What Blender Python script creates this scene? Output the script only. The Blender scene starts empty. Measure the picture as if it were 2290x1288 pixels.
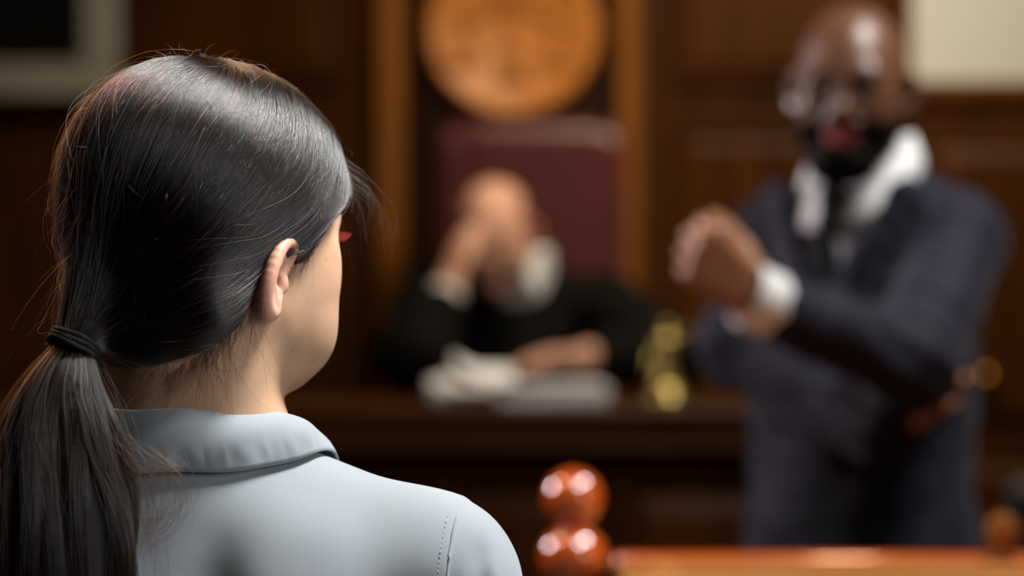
import bpy, math, random
import numpy as np
from mathutils import Vector, Matrix

random.seed(7)
rng = np.random.default_rng(11)
SC = bpy.context.scene
COL = SC.collection
PI = math.pi

# ------------------------------------------------------------------ camera
CAMZ = 1.38
FPX = 5407.0
cam_d = bpy.data.cameras.new('camera')
cam = bpy.data.objects.new('camera', cam_d)
COL.objects.link(cam)
cam.location = (0, 0, CAMZ)
cam.rotation_euler = (PI / 2, 0, 0)
cam_d.sensor_width = 36.0
cam_d.lens = FPX / 2290 * 36.0
cam_d.clip_start = 0.05
cam_d.dof.use_dof = True
cam_d.dof.focus_distance = 1.545
cam_d.dof.aperture_fstop = 2.95
SC.camera = cam

# ------------------------------------------------------------------ world, exposure, lights
w = bpy.data.worlds.new('world')
SC.world = w
w.use_nodes = True
w.node_tree.nodes['Background'].inputs[0].default_value = (0.55, 0.62, 0.75, 1)
w.node_tree.nodes['Background'].inputs[1].default_value = 0.02
SC.view_settings.view_transform = 'Standard'
SC.view_settings.look = 'None'
SC.view_settings.exposure = 0.0
SC.view_settings.gamma = 1.0
SC.view_settings.use_curve_mapping = False


def area_light(name, loc, target, sx, sy, power, col, spread=180):
    d = bpy.data.lights.new(name, 'AREA')
    d.shape = 'RECTANGLE'
    d.size, d.size_y = sx, sy
    d.energy = power
    d.color = col
    d.spread = math.radians(spread)
    o = bpy.data.objects.new(name, d)
    COL.objects.link(o)
    o.location = loc
    o.rotation_euler = (Vector(target) - Vector(loc)).to_track_quat('-Z', 'Y').to_euler()
    return o


# daylight through the tall window in the right wall, beside and behind the camera
area_light('window_daylight_right', (2.52, -0.3, 2.15), (0.0, -0.3, 2.0), 1.5, 1.6, 58, (0.92, 0.98, 1.0), 112)
# daylight through the small window in the left wall
area_light('window_daylight_left', (-2.52, 4.3, 2.4), (0.2, 3.3, 1.6), 0.5, 0.7, 17, (1.0, 0.88, 0.92), 70)
# ceiling lamps
area_light('ceiling_lamp_public', (0.75, 1.72, 3.1), (-0.15, 1.6, 1.4), 0.9, 0.5, 37, (0.95, 1.0, 0.98), 78)
area_light('ceiling_lamp_counsel', (1.30, 3.0, 3.1), (0.60, 3.4, 1.3), 0.5, 0.5, 17, (1.0, 0.96, 0.92), 100)
area_light('ceiling_lamp_bench', (0.40, 4.75, 3.1), (0.05, 5.5, 1.5), 0.5, 0.4, 12, (1.0, 0.80, 0.58), 110)
area_light('ceiling_lamp_left', (-1.35, 3.2, 3.1), (-0.4, 2.0, 1.3), 0.5, 0.4, 12, (1.0, 0.62, 0.36), 90)
area_light('ceiling_lamp_right', (1.10, 4.9, 3.1), (0.95, 6.1, 1.7), 0.5, 0.4, 12, (1.0, 0.86, 0.68), 110)


def at(px, py, d):
    return np.array([(px - 1145) / FPX * d, d, CAMZ - (py - 644) / FPX * d])


# ------------------------------------------------------------------ materials
def mat(name, col=(0.5, 0.5, 0.5), rough=0.5, metal=0.0, **kw):
    m = bpy.data.materials.new(name)
    m.use_nodes = True
    b = m.node_tree.nodes['Principled BSDF']
    b.inputs['Base Color'].default_value = (*col, 1)
    b.inputs['Roughness'].default_value = rough
    b.inputs['Metallic'].default_value = metal
    for k, v in kw.items():
        b.inputs[k].default_value = v
    return m


def nd(m, t):
    return m.node_tree.nodes.new(t)


def lk(m, a, b):
    m.node_tree.links.new(a, b)


def noise_mat(name, c1, c2, scale=(8, 8, 8), detail=6, rough=0.5, bump=0.0, bump_scale=None, metal=0.0, distort=0.0, **kw):
    """Colour varies between c1 and c2 with stretched noise; fine relief from the same coordinates."""
    m = mat(name, c1, rough, metal, **kw)
    b = m.node_tree.nodes['Principled BSDF']
    tc = nd(m, 'ShaderNodeTexCoord')
    mp = nd(m, 'ShaderNodeMapping')
    mp.inputs['Scale'].default_value = scale
    lk(m, tc.outputs['Object'], mp.inputs['Vector'])
    n = nd(m, 'ShaderNodeTexNoise')
    n.inputs['Scale'].default_value = 1.0
    n.inputs['Detail'].default_value = detail
    n.inputs['Distortion'].default_value = distort
    lk(m, mp.outputs[0], n.inputs['Vector'])
    r = nd(m, 'ShaderNodeValToRGB')
    r.color_ramp.elements[0].position = 0.3
    r.color_ramp.elements[1].position = 0.7
    r.color_ramp.elements[0].color = (*c1, 1)
    r.color_ramp.elements[1].color = (*c2, 1)
    lk(m, n.outputs['Fac'], r.inputs[0])
    lk(m, r.outputs[0], b.inputs['Base Color'])
    if bump:
        bp = nd(m, 'ShaderNodeBump')
        bp.inputs['Strength'].default_value = bump
        bp.inputs['Distance'].default_value = 0.002
        src = n
        if bump_scale:
            src = nd(m, 'ShaderNodeTexNoise')
            src.inputs['Scale'].default_value = bump_scale
            src.inputs['Detail'].default_value = 3
            lk(m, tc.outputs['Object'], src.inputs['Vector'])
        lk(m, src.outputs['Fac'], bp.inputs['Height'])
        lk(m, bp.outputs[0], b.inputs['Normal'])
    return m


M = {}
WK = {'Specular IOR Level': 0.08}
M['wall_wood'] = noise_mat('dark_wall_wood', (0.027, 0.0080, 0.0011), (0.062, 0.0200, 0.0028), (5, 5, 0.8), 8, 0.5, 0.15, distort=1.2, **WK)
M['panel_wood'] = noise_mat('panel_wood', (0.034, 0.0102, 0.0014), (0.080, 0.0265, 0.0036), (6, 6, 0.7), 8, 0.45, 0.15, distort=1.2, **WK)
M['pilaster_wood'] = noise_mat('pilaster_wood', (0.16, 0.055, 0.009), (0.27, 0.10, 0.018), (8, 8, 1.2), 6, 0.45, 0.1, **WK)
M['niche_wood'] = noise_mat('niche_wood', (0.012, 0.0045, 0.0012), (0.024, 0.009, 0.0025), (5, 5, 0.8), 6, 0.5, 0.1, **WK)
M['bench_wood'] = noise_mat('bench_wood', (0.034, 0.0095, 0.0020), (0.076, 0.024, 0.0048), (0.9, 6, 6), 8, 0.4, 0.1, distort=1.0, **WK)
M['bench_panel'] = noise_mat('bench_panel_wood', (0.040, 0.0110, 0.0024), (0.090, 0.028, 0.0058), (6, 6, 0.8), 8, 0.4, 0.1, distort=1.0, **WK)
M['emblem'] = noise_mat('emblem_oak', (0.50, 0.170, 0.018), (0.62, 0.225, 0.032), (5, 5, 5), 5, 0.5, 0.1)
M['emblem_dark'] = noise_mat('emblem_relief_oak', (0.42, 0.140, 0.016), (0.50, 0.175, 0.024), (9, 9, 9), 5, 0.5, 0.1)
M['rail'] = noise_mat('varnished_rail_wood', (0.58, 0.215, 0.050), (0.78, 0.350, 0.100), (1.5, 14, 14), 7, 0.16, 0.03, **{'Coat Weight': 0.6, 'Coat Roughness': 0.06})
M['ball'] = noise_mat('red_varnished_wood', (0.60, 0.085, 0.005), (0.74, 0.130, 0.010), (20, 20, 8), 6, 0.18, 0.02, **{'Coat Weight': 1.0, 'Coat Roughness': 0.02, 'Coat IOR': 2.1})
M['leather'] = noise_mat('burgundy_leather', (0.062, 0.012, 0.012), (0.088, 0.018, 0.018), (30, 30, 30), 5, 0.38, 0.25, 160.0)
M['black_leather'] = noise_mat('black_leather', (0.008, 0.008, 0.008), (0.016, 0.014, 0.013), (30, 30, 30), 5, 0.45, 0.2, 160.0)
M['frame'] = noise_mat('pale_frame_paint', (0.42, 0.41, 0.34), (0.52, 0.50, 0.42), (9, 9, 9), 4, 0.5, 0.05)
M['screen'] = mat('dark_screen', (0.004, 0.005, 0.005), 0.35)
M['board'] = noise_mat('cream_board', (0.57, 0.575, 0.50), (0.61, 0.615, 0.54), (2, 2, 2), 3, 0.55)
M['brass'] = noise_mat('brass', (0.62, 0.47, 0.14), (0.78, 0.62, 0.22), (30, 30, 30), 4, 0.32, 0.05, metal=1.0)
M['bronze'] = noise_mat('dull_bronze', (0.42, 0.17, 0.035), (0.55, 0.24, 0.05), (30, 30, 30), 4, 0.4, 0.05, metal=1.0)
M['paper'] = noise_mat('paper', (0.80, 0.81, 0.82), (0.86, 0.86, 0.86), (12, 12, 12), 3, 0.7)
M['floor'] = noise_mat('floor_carpet', (0.05, 0.03, 0.022), (0.07, 0.042, 0.03), (20, 20, 20), 6, 0.9, 0.3, 300.0)
M['plaster'] = noise_mat('plaster', (0.16, 0.14, 0.11), (0.19, 0.165, 0.13), (4, 4, 4), 5, 0.8, 0.1)
M['wall_side'] = noise_mat('side_wall_paint', (0.07, 0.035, 0.016), (0.09, 0.046, 0.02), (3, 3, 3), 5, 0.7, 0.1)
M['black_metal'] = mat('black_metal', (0.01, 0.01, 0.01), 0.35, 0.6)
M['glasses_metal'] = mat('dark_glasses_metal', (0.05, 0.045, 0.04), 0.3, 0.9)
M['eye'] = mat('eye_white', (0.75, 0.72, 0.68), 0.12)
M['iris'] = mat('dark_iris', (0.03, 0.015, 0.008), 0.1)
M['lash'] = mat('flare_red_lashes', (0.16, 0.008, 0.006), 0.6, **{'Specular IOR Level': 0.1})  # red flare around backlit dark lashes, put into their base colour
M['elastic'] = noise_mat('black_elastic', (0.004, 0.0045, 0.005), (0.008, 0.009, 0.010), (300, 300, 300), 3, 0.75, 0.6, 900.0, **{'Specular IOR Level': 0.15})
M['robe'] = noise_mat('black_robe_cloth', (0.0022, 0.0022, 0.0020), (0.004, 0.004, 0.0036), (10, 10, 10), 5, 0.8, 0.2, **{'Specular IOR Level': 0.08})
M['white_cloth'] = noise_mat('white_shirt_cloth', (0.76, 0.78, 0.78), (0.82, 0.83, 0.83), (20, 20, 20), 4, 0.7, 0.1)
M['tie'] = noise_mat('black_tie_silk', (0.006, 0.008, 0.010), (0.012, 0.014, 0.018), (60, 60, 60), 4, 0.6, 0.1, **{'Specular IOR Level': 0.1})
M['trousers'] = noise_mat('charcoal_trouser_cloth', (0.016, 0.016, 0.019), (0.024, 0.024, 0.028), (40, 40, 40), 4, 0.8, 0.2)
M['shoe'] = mat('black_shoe_leather', (0.008, 0.007, 0.006), 0.3)
M['button'] = mat('dull_gold_button', (0.35, 0.27, 0.14), 0.4, 0.8)

gl = bpy.data.materials.new('spectacle_glass')
gl.use_nodes = True
nt = gl.node_tree
nt.nodes.clear()
o_ = nt.nodes.new('ShaderNodeOutputMaterial')
mx = nt.nodes.new('ShaderNodeMixShader')
tr = nt.nodes.new('ShaderNodeBsdfTransparent')
gs = nt.nodes.new('ShaderNodeBsdfGlossy')
gs.inputs['Roughness'].default_value = 0.03
fr = nt.nodes.new('ShaderNodeFresnel')
fr.inputs['IOR'].default_value = 1.7
nt.links.new(fr.outputs[0], mx.inputs[0])
nt.links.new(tr.outputs[0], mx.inputs[1])
nt.links.new(gs.outputs[0], mx.inputs[2])
nt.links.new(mx.outputs[0], o_.inputs[0])
M['lens'] = gl


def skin_mat(name, rough=0.45, sss=0.25, rad=(1.0, 0.32, 0.16), scale=0.008, spec=0.4):
    """Skin: colour read from the mesh's own colour attribute, mottled by noise, with pores as relief."""
    m = mat(name, (0.6, 0.4, 0.3), rough)
    b = m.node_tree.nodes['Principled BSDF']
    b.inputs['Subsurface Weight'].default_value = sss
    b.inputs['Subsurface Radius'].default_value = rad
    b.inputs['Subsurface Scale'].default_value = scale
    b.inputs['Specular IOR Level'].default_value = spec
    a = nd(m, 'ShaderNodeAttribute')
    a.attribute_name = 'Col'
    tc = nd(m, 'ShaderNodeTexCoord')
    n = nd(m, 'ShaderNodeTexNoise')
    n.inputs['Scale'].default_value = 70
    n.inputs['Detail'].default_value = 5
    lk(m, tc.outputs['Object'], n.inputs['Vector'])
    mr = nd(m, 'ShaderNodeMapRange')
    mr.inputs[1].default_value, mr.inputs[2].default_value = 0.25, 0.75
    mr.inputs[3].default_value, mr.inputs[4].default_value = 0.90, 1.08
    lk(m, n.outputs['Fac'], mr.inputs[0])
    vm = nd(m, 'ShaderNodeVectorMath')
    vm.operation = 'SCALE'
    lk(m, a.outputs['Color'], vm.inputs[0])
    lk(m, mr.outputs[0], vm.inputs['Scale'])
    lk(m, vm.outputs[0], b.inputs['Base Color'])
    n2 = nd(m, 'ShaderNodeTexNoise')
    n2.inputs['Scale'].default_value = 900
    n2.inputs['Detail'].default_value = 2
    lk(m, tc.outputs['Object'], n2.inputs['Vector'])
    bp = nd(m, 'ShaderNodeBump')
    bp.inputs['Strength'].default_value = 0.12
    bp.inputs['Distance'].default_value = 0.0006
    lk(m, n2.outputs['Fac'], bp.inputs['Height'])
    lk(m, bp.outputs[0], b.inputs['Normal'])
    return m


M['skin_f'] = skin_mat('fair_skin', 0.5, 0.3)
M['skin_j'] = skin_mat('ruddy_skin', 0.42, 0.2)
M['skin_m'] = skin_mat('deep_brown_skin', 0.40, 0.1, (0.8, 0.3, 0.15), 0.006, 0.6)
# beard and scalp hair shine less than bare skin
m_ = M['skin_m']
a_ = nd(m_, 'ShaderNodeAttribute')
a_.attribute_name = 'Col'
r_ = nd(m_, 'ShaderNodeMapRange')
r_.inputs[1].default_value, r_.inputs[2].default_value = 0.008, 0.05
r_.inputs[3].default_value, r_.inputs[4].default_value = 0.03, 0.60
lk(m_, a_.outputs['Fac'], r_.inputs[0])
lk(m_, r_.outputs[0], m_.node_tree.nodes['Principled BSDF'].inputs['Specular IOR Level'])


def cloth_mat(name, c1, c2, rough=0.8, weave=900.0, strength=0.3, sheen=0.2):
    m = noise_mat(name, c1, c2, (14, 14, 14), 6, rough)
    b = m.node_tree.nodes['Principled BSDF']
    b.inputs['Sheen Weight'].default_value = sheen
    tc = nd(m, 'ShaderNodeTexCoord')
    hs = []
    for ax in ('X', 'Z'):
        wv = nd(m, 'ShaderNodeTexWave')
        wv.wave_type = 'BANDS'
        wv.bands_direction = ax
        wv.inputs['Scale'].default_value = weave / 6.3
        wv.inputs['Distortion'].default_value = 1.5
        wv.inputs['Detail'].default_value = 2
        lk(m, tc.outputs['Object'], wv.inputs['Vector'])
        hs.append(wv)
    ad = nd(m, 'ShaderNodeMath')
    ad.operation = 'MULTIPLY'
    lk(m, hs[0].outputs['Fac'], ad.inputs[0])
    lk(m, hs[1].outputs['Fac'], ad.inputs[1])
    n = nd(m, 'ShaderNodeTexNoise')
    n.inputs['Scale'].default_value = 420
    n.inputs['Detail'].default_value = 4
    lk(m, tc.outputs['Object'], n.inputs['Vector'])
    ad2 = nd(m, 'ShaderNodeMath')
    ad2.operation = 'ADD'
    lk(m, ad.outputs[0], ad2.inputs[0])
    lk(m, n.outputs['Fac'], ad2.inputs[1])
    bp = nd(m, 'ShaderNodeBump')
    bp.inputs['Strength'].default_value = strength
    bp.inputs['Distance'].default_value = 0.0005
    lk(m, ad2.outputs[0], bp.inputs['Height'])
    lk(m, bp.outputs[0], b.inputs['Normal'])
    return m


M['shirt'] = cloth_mat('grey_blue_cotton', (0.145, 0.152, 0.167), (0.160, 0.167, 0.181), 0.85, 5200.0, 0.16)
M['suit'] = cloth_mat('navy_suit_wool', (0.0055, 0.0064, 0.017), (0.0085, 0.0095, 0.023), 0.7, 1500.0, 0.3, 0.08)
M['suit'].node_tree.nodes['Principled BSDF'].inputs['Specular IOR Level'].default_value = 0.2


def hair_mat(name, mel=0.93, red=0.45, rough=0.30, rad_rough=0.35):
    m = bpy.data.materials.new(name)
    m.use_nodes = True
    t = m.node_tree
    t.nodes.clear()
    o = t.nodes.new('ShaderNodeOutputMaterial')
    h = t.nodes.new('ShaderNodeBsdfHairPrincipled')
    h.parametrization = 'MELANIN'
    h.inputs['Melanin'].default_value = mel
    h.inputs['Melanin Redness'].default_value = red
    h.inputs['Roughness'].default_value = rough
    h.inputs['Radial Roughness'].default_value = rad_rough
    h.inputs['Random Color'].default_value = 0.25
    h.inputs['Random Roughness'].default_value = 0.2
    t.links.new(h.outputs[0], o.inputs[0])
    return m


M['hair'] = hair_mat('dark_brown_hair', 0.965, 0.40, 0.20, 0.28)
M['hair_tail'] = hair_mat('brown_hair_lengths', 0.88, 0.55, 0.18, 0.28)
M['hair_wisp'] = hair_mat('loose_hair', 0.80, 0.6, 0.3, 0.35)
M['scalp'] = noise_mat('hair_underlayer', (0.010, 0.008, 0.006), (0.018, 0.013, 0.010), (120, 120, 120), 4, 0.6)


# ------------------------------------------------------------------ object helpers
def link(name, me, m, parent=None, smooth=True):
    o = bpy.data.objects.new(name, me)
    COL.objects.link(o)
    if m is not None:
        me.materials.append(m)
    if parent is not None:
        o.parent = parent
    if smooth and isinstance(me, bpy.types.Mesh):
        me.polygons.foreach_set('use_smooth', np.ones(len(me.polygons), dtype=bool))
    return o


def tag(o, label=None, cat=None, group=None, kind=None):
    if label:
        o['label'] = label
    if cat:
        o['category'] = cat
    if group:
        o['group'] = group
    if kind:
        o['kind'] = kind
    return o


def thing(name, label, cat, loc=(0, 0, 0), rz=0.0, group=None):
    o = bpy.data.objects.new(name, None)
    COL.objects.link(o)
    o.location = loc
    o.rotation_euler = (0, 0, rz)
    o.empty_display_size = 0.05
    return tag(o, label, cat, group)


def np_mesh(name, V, F):
    """V (n,3), F (m,4) or list of polygons"""
    me = bpy.data.meshes.new(name)
    if isinstance(F, np.ndarray):
        k = F.shape[1]
        me.vertices.add(len(V))
        me.vertices.foreach_set('co', np.ascontiguousarray(V, dtype=np.float32).ravel())
        me.loops.add(F.size)
        me.loops.foreach_set('vertex_index', np.ascontiguousarray(F, dtype=np.int32).ravel())
        me.polygons.add(len(F))
        me.polygons.foreach_set('loop_start', np.arange(0, F.size, k, dtype=np.int32))
        me.polygons.foreach_set('loop_total', np.full(len(F), k, dtype=np.int32))
        me.update(calc_edges=True)
        me.validate()
    else:
        me.from_pydata([tuple(v) for v in V], [], F)
        me.update()
    return me


def colour(me, cols):
    a = me.color_attributes.new('Col', 'FLOAT_COLOR', 'POINT')
    c = np.ones((len(cols), 4), dtype=np.float32)
    c[:, :3] = cols
    a.data.foreach_set('color', c.ravel())


class MB:
    """collects boxes, lathes, tubes, prisms into one mesh"""

    def __init__(s):
        s.v, s.f = [], []

    def box(s, x0, x1, y0, y1, z0, z1, bev=0.0):
        if bev <= 0:
            n = len(s.v)
            s.v += [(x0, y0, z0), (x1, y0, z0), (x1, y1, z0), (x0, y1, z0), (x0, y0, z1), (x1, y0, z1), (x1, y1, z1), (x0, y1, z1)]
            s.f += [tuple(n + i for i in q) for q in ((0, 3, 2, 1), (4, 5, 6, 7), (0, 1, 5, 4), (1, 2, 6, 5), (2, 3, 7, 6), (3, 0, 4, 7))]
            return s
        b = min(bev, (x1 - x0) / 2.01, (y1 - y0) / 2.01, (z1 - z0) / 2.01)
        idx = {}
        X, Y, Z = (x0, x1), (y0, y1), (z0, z1)
        for i in (0, 1):
            for j in (0, 1):
                for k in (0, 1):
                    sx, sy, sz = (b if i == 0 else -b), (b if j == 0 else -b), (b if k == 0 else -b)
                    for a, p in (('x', (X[i], Y[j] + sy, Z[k] + sz)), ('y', (X[i] + sx, Y[j], Z[k] + sz)), ('z', (X[i] + sx, Y[j] + sy, Z[k]))):
                        idx[(i, j, k, a)] = len(s.v)
                        s.v.append(p)
        F = []
        for i in (0, 1):
            q = [idx[(i, j, k, 'x')] for j, k in ((0, 0), (1, 0), (1, 1), (0, 1))]
            F.append(q if i else q[::-1])
            q = [idx[(j, i, k, 'y')] for j, k in ((0, 0), (1, 0), (1, 1), (0, 1))]
            F.append(q[::-1] if i else q)
            q = [idx[(j, k, i, 'z')] for j, k in ((0, 0), (1, 0), (1, 1), (0, 1))]
            F.append(q if i else q[::-1])
        for j in (0, 1):
            for k in (0, 1):
                def fl(q, c):
                    F.append(q if c else q[::-1])
                fl([idx[(0, j, k, 'y')], idx[(0, j, k, 'z')], idx[(1, j, k, 'z')], idx[(1, j, k, 'y')]], (j == k) != 1)
                fl([idx[(j, 0, k, 'x')], idx[(j, 0, k, 'z')], idx[(j, 1, k, 'z')], idx[(j, 1, k, 'x')]], (j == k))
                fl([idx[(j, k, 0, 'x')], idx[(j, k, 0, 'y')], idx[(j, k, 1, 'y')], idx[(j, k, 1, 'x')]], (j == k) != 1)
        for i in (0, 1):
            for j in (0, 1):
                for k in (0, 1):
                    q = [idx[(i, j, k, a)] for a in 'xyz']
                    F.append(q if (i + j + k) % 2 else q[::-1])
        s.f += [tuple(q) for q in F]
        return s

    def grid(s, pts, closed_u=False, closed_v=False):
        """pts[u][v] -> quads"""
        nu, nv = len(pts), len(pts[0])
        n = len(s.v)
        for r in pts:
            s.v += [tuple(p) for p in r]
        for u in range(nu if closed_u else nu - 1):
            for v in range(nv if closed_v else nv - 1):
                a, b = u, (u + 1) % nu
                c, d = v, (v + 1) % nv
                s.f.append((n + a * nv + c, n + b * nv + c, n + b * nv + d, n + a * nv + d))
        return s

    def lathe(s, prof, cx=0, cy=0, seg=32, axis='z'):
        rows = []
        for r, h in prof:
            row = []
            for i in range(seg):
                t = 2 * PI * i / seg
                if axis == 'z':
                    row.append((cx + r * math.cos(t), cy + r * math.sin(t), h))
                else:                       # around the y axis: (cx, cy) = (x, z), h = y
                    row.append((cx + r * math.cos(t), h, cy + r * math.sin(t)))
            rows.append(row)
        s.grid(rows, False, True)
        return s

    def tube(s, pts, r, seg=8):
        pts = [Vector(p) for p in pts]
        rows = []
        for i, p in enumerate(pts):
            t = (pts[min(i + 1, len(pts) - 1)] - pts[max(i - 1, 0)]).normalized()
            up = Vector((0, 0, 1)) if abs(t.z) < 0.9 else Vector((1, 0, 0))
            a = t.cross(up).normalized()
            b = t.cross(a).normalized()
            rr = r[i] if isinstance(r, (list, tuple)) else r
            rows.append([p + a * (rr * math.cos(2 * PI * k / seg)) + b * (rr * math.sin(2 * PI * k / seg)) for k in range(seg)])
        n = len(s.v)
        s.grid(rows, False, True)
        s.f.append(tuple(range(n, n + seg)))
        s.f.append(tuple(range(n + (len(pts) - 1) * seg, n + len(pts) * seg))[::-1])
        return s

    def prism(s, poly, y0, y1):
        """polygon in x,z extruded along y"""
        n = len(s.v)
        k = len(poly)
        s.v += [(x, y0, z) for x, z in poly] + [(x, y1, z) for x, z in poly]
        s.f.append(tuple(range(n, n + k)))
        s.f.append(tuple(range(n + k, n + 2 * k))[::-1])
        for i in range(k):
            j = (i + 1) % k
            s.f.append((n + i, n + k + i, n + k + j, n + j))
        return s

    def build(s, name, m, parent=None, smooth=False, fix=True):
        me = np_mesh(name, s.v, s.f)
        if fix:
            import bmesh
            bm = bmesh.new()
            bm.from_mesh(me)
            bmesh.ops.recalc_face_normals(bm, faces=bm.faces)
            bm.to_mesh(me)
            bm.free()
        o = link(name, me, m, parent, smooth)
        return o


def struct(o):
    o['kind'] = 'structure'
    return o


# ------------------------------------------------------------------ signed-distance modelling
def smin(a, b, k):
    h = np.maximum(k - np.abs(a - b), 0)
    return np.minimum(a, b) - h * h * (.25 / k)


def rotm(x=0.0, y=0.0, z=0.0):
    return np.array((Matrix.Rotation(z, 3, 'Z') @ Matrix.Rotation(y, 3, 'Y') @ Matrix.Rotation(x, 3, 'X')))


class Sdf:
    def __init__(s):
        s.ops = []

    def add(s, fn, k=0.0, bound=None):
        s.ops.append((fn, 'u', k, bound))
        return s

    def sub(s, fn, k=0.0, bound=None):
        s.ops.append((fn, 's', k, bound))
        return s

    def isect(s, fn, k=0.0):
        s.ops.append((fn, 'i', k, None))
        return s

    def ell(s, c, r, k=0.0, R=None, sub=False):
        c = np.asarray(c, np.float32)
        r = np.asarray(r if hasattr(r, '__len__') else (r, r, r), np.float32)

        def fn(P):
            q = P - c
            if R is not None:
                q = q @ R
            q = q / r
            a = np.sqrt(np.einsum('ij,ij->i', q, q)) + 1e-9
            q = q / r
            b = np.sqrt(np.einsum('ij,ij->i', q, q)) + 1e-9
            return a * (a - 1) / b
        bd = (c, float(r.max()))
        return s.sub(fn, k, bd) if sub else s.add(fn, k, bd)

    def cone(s, a, b, ra, rb, k=0.0, sub=False, flat=None):
        """round cone; flat=(axis vector, factor) squeezes it along a direction"""
        a = np.asarray(a, np.float32)
        b = np.asarray(b, np.float32)
        d = b - a
        dd = float((d * d).sum()) + 1e-12
        dn = (d / dd).astype(np.float32)

        def fn(P):
            q = P - a
            if flat is not None:
                n, f = flat
                n = np.asarray(n, np.float32)
                n = n / np.linalg.norm(n)
                t0 = q @ n
                q = q + np.outer(t0 * (1 / f - 1), n).astype(np.float32)
            h = np.minimum(np.maximum(q @ dn, 0), 1)
            e = q - h[:, None] * d
            return (np.sqrt(np.einsum('ij,ij->i', e, e)) - (ra + (rb - ra) * h)) * (flat[1] if flat is not None else 1.0)
        bd = ((a + b) / 2, math.sqrt(dd) / 2 + max(ra, rb)) if flat is None else None
        return s.sub(fn, k, bd) if sub else s.add(fn, k, bd)

    def chain(s, pts, rs, k=0.0, k0=None, flat=None):
        for i in range(len(pts) - 1):
            s.cone(pts[i], pts[i + 1], rs[i], rs[i + 1], (k0 if (i == 0 and k0 is not None) else k), flat=flat)
        return s

    def box(s, c, h, r=0.0, k=0.0, R=None, sub=False):
        c = np.asarray(c, np.float32)
        h = np.asarray(h, np.float32)

        def fn(P):
            q = P - c
            if R is not None:
                q = q @ R
            q = np.abs(q) - (h - r)
            return np.sqrt((np.maximum(q, 0) ** 2).sum(1)) + np.minimum(q.max(1), 0) - r
        return s.sub(fn, k) if sub else s.add(fn, k)

    def __call__(s, P):
        P = np.asarray(P, np.float32)
        d = None
        if getattr(s, 'nb', -1) != len(s.ops):
            s.nb = len(s.ops)
            s.bc = np.array([o[3][0] if o[3] is not None else (0, 0, 0) for o in s.ops], np.float32)
            s.br = np.array([o[3][1] if o[3] is not None else 1e9 for o in s.ops], np.float32)
        lo, hi = P.min(0), P.max(0)
        C = (lo + hi) / 2
        rad = float(np.sqrt(((hi - C) ** 2).sum()))
        e = s.bc - C
        LB_ = ((np.sqrt(np.einsum('ij,ij->i', e, e)) - s.br - rad) * .85).tolist()
        dmax = dmin = None
        for (fn, mode, k, bd), lb in zip(s.ops, LB_):
            if lb > 0 and d is not None:
                if dmax is None:
                    dmax, dmin = float(d.max()), float(d.min())
                if lb > k + (dmax if mode == 'u' else -dmin):
                    continue
            dmax = None
            v = fn(P)
            if d is None:
                d = v
            elif mode == 'u':
                d = smin(d, v, k) if k > 0 else np.minimum(d, v)
            elif mode == 's':
                d = -smin(-d, v, k) if k > 0 else np.maximum(d, -v)
            else:
                d = -smin(-d, -v, k) if k > 0 else np.maximum(d, v)
        return d.astype(np.float32)


def local(fn, H, R, sc=1.0):
    """a field given in local coordinates (columns of R = local axes) placed in the world"""
    H = np.asarray(H, np.float32)
    R = np.asarray(R, np.float32)
    return lambda P: fn(((P - H) @ R) / sc) * sc


def chunked(fn, P, cell=None):
    """evaluate a field in spatially compact chunks so that far primitives are skipped"""
    n = len(P)
    if n < 3000:
        return fn(P)
    ext = P.max(0) - P.min(0)
    c = cell or float(ext.max()) / 12 + 1e-6
    q = ((P - P.min(0)) / c).astype(np.int64)
    key = (q[:, 0] * 4096 + q[:, 1]) * 4096 + q[:, 2]
    order = np.argsort(key, kind='stable')
    ks = key[order]
    cuts = np.concatenate([[0], np.flatnonzero(np.diff(ks)) + 1, [n]])
    out = np.empty(n, np.float32)
    for a, b in zip(cuts[:-1], cuts[1:]):
        idx = order[a:b]
        out[idx] = fn(P[idx])
    return out


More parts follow.
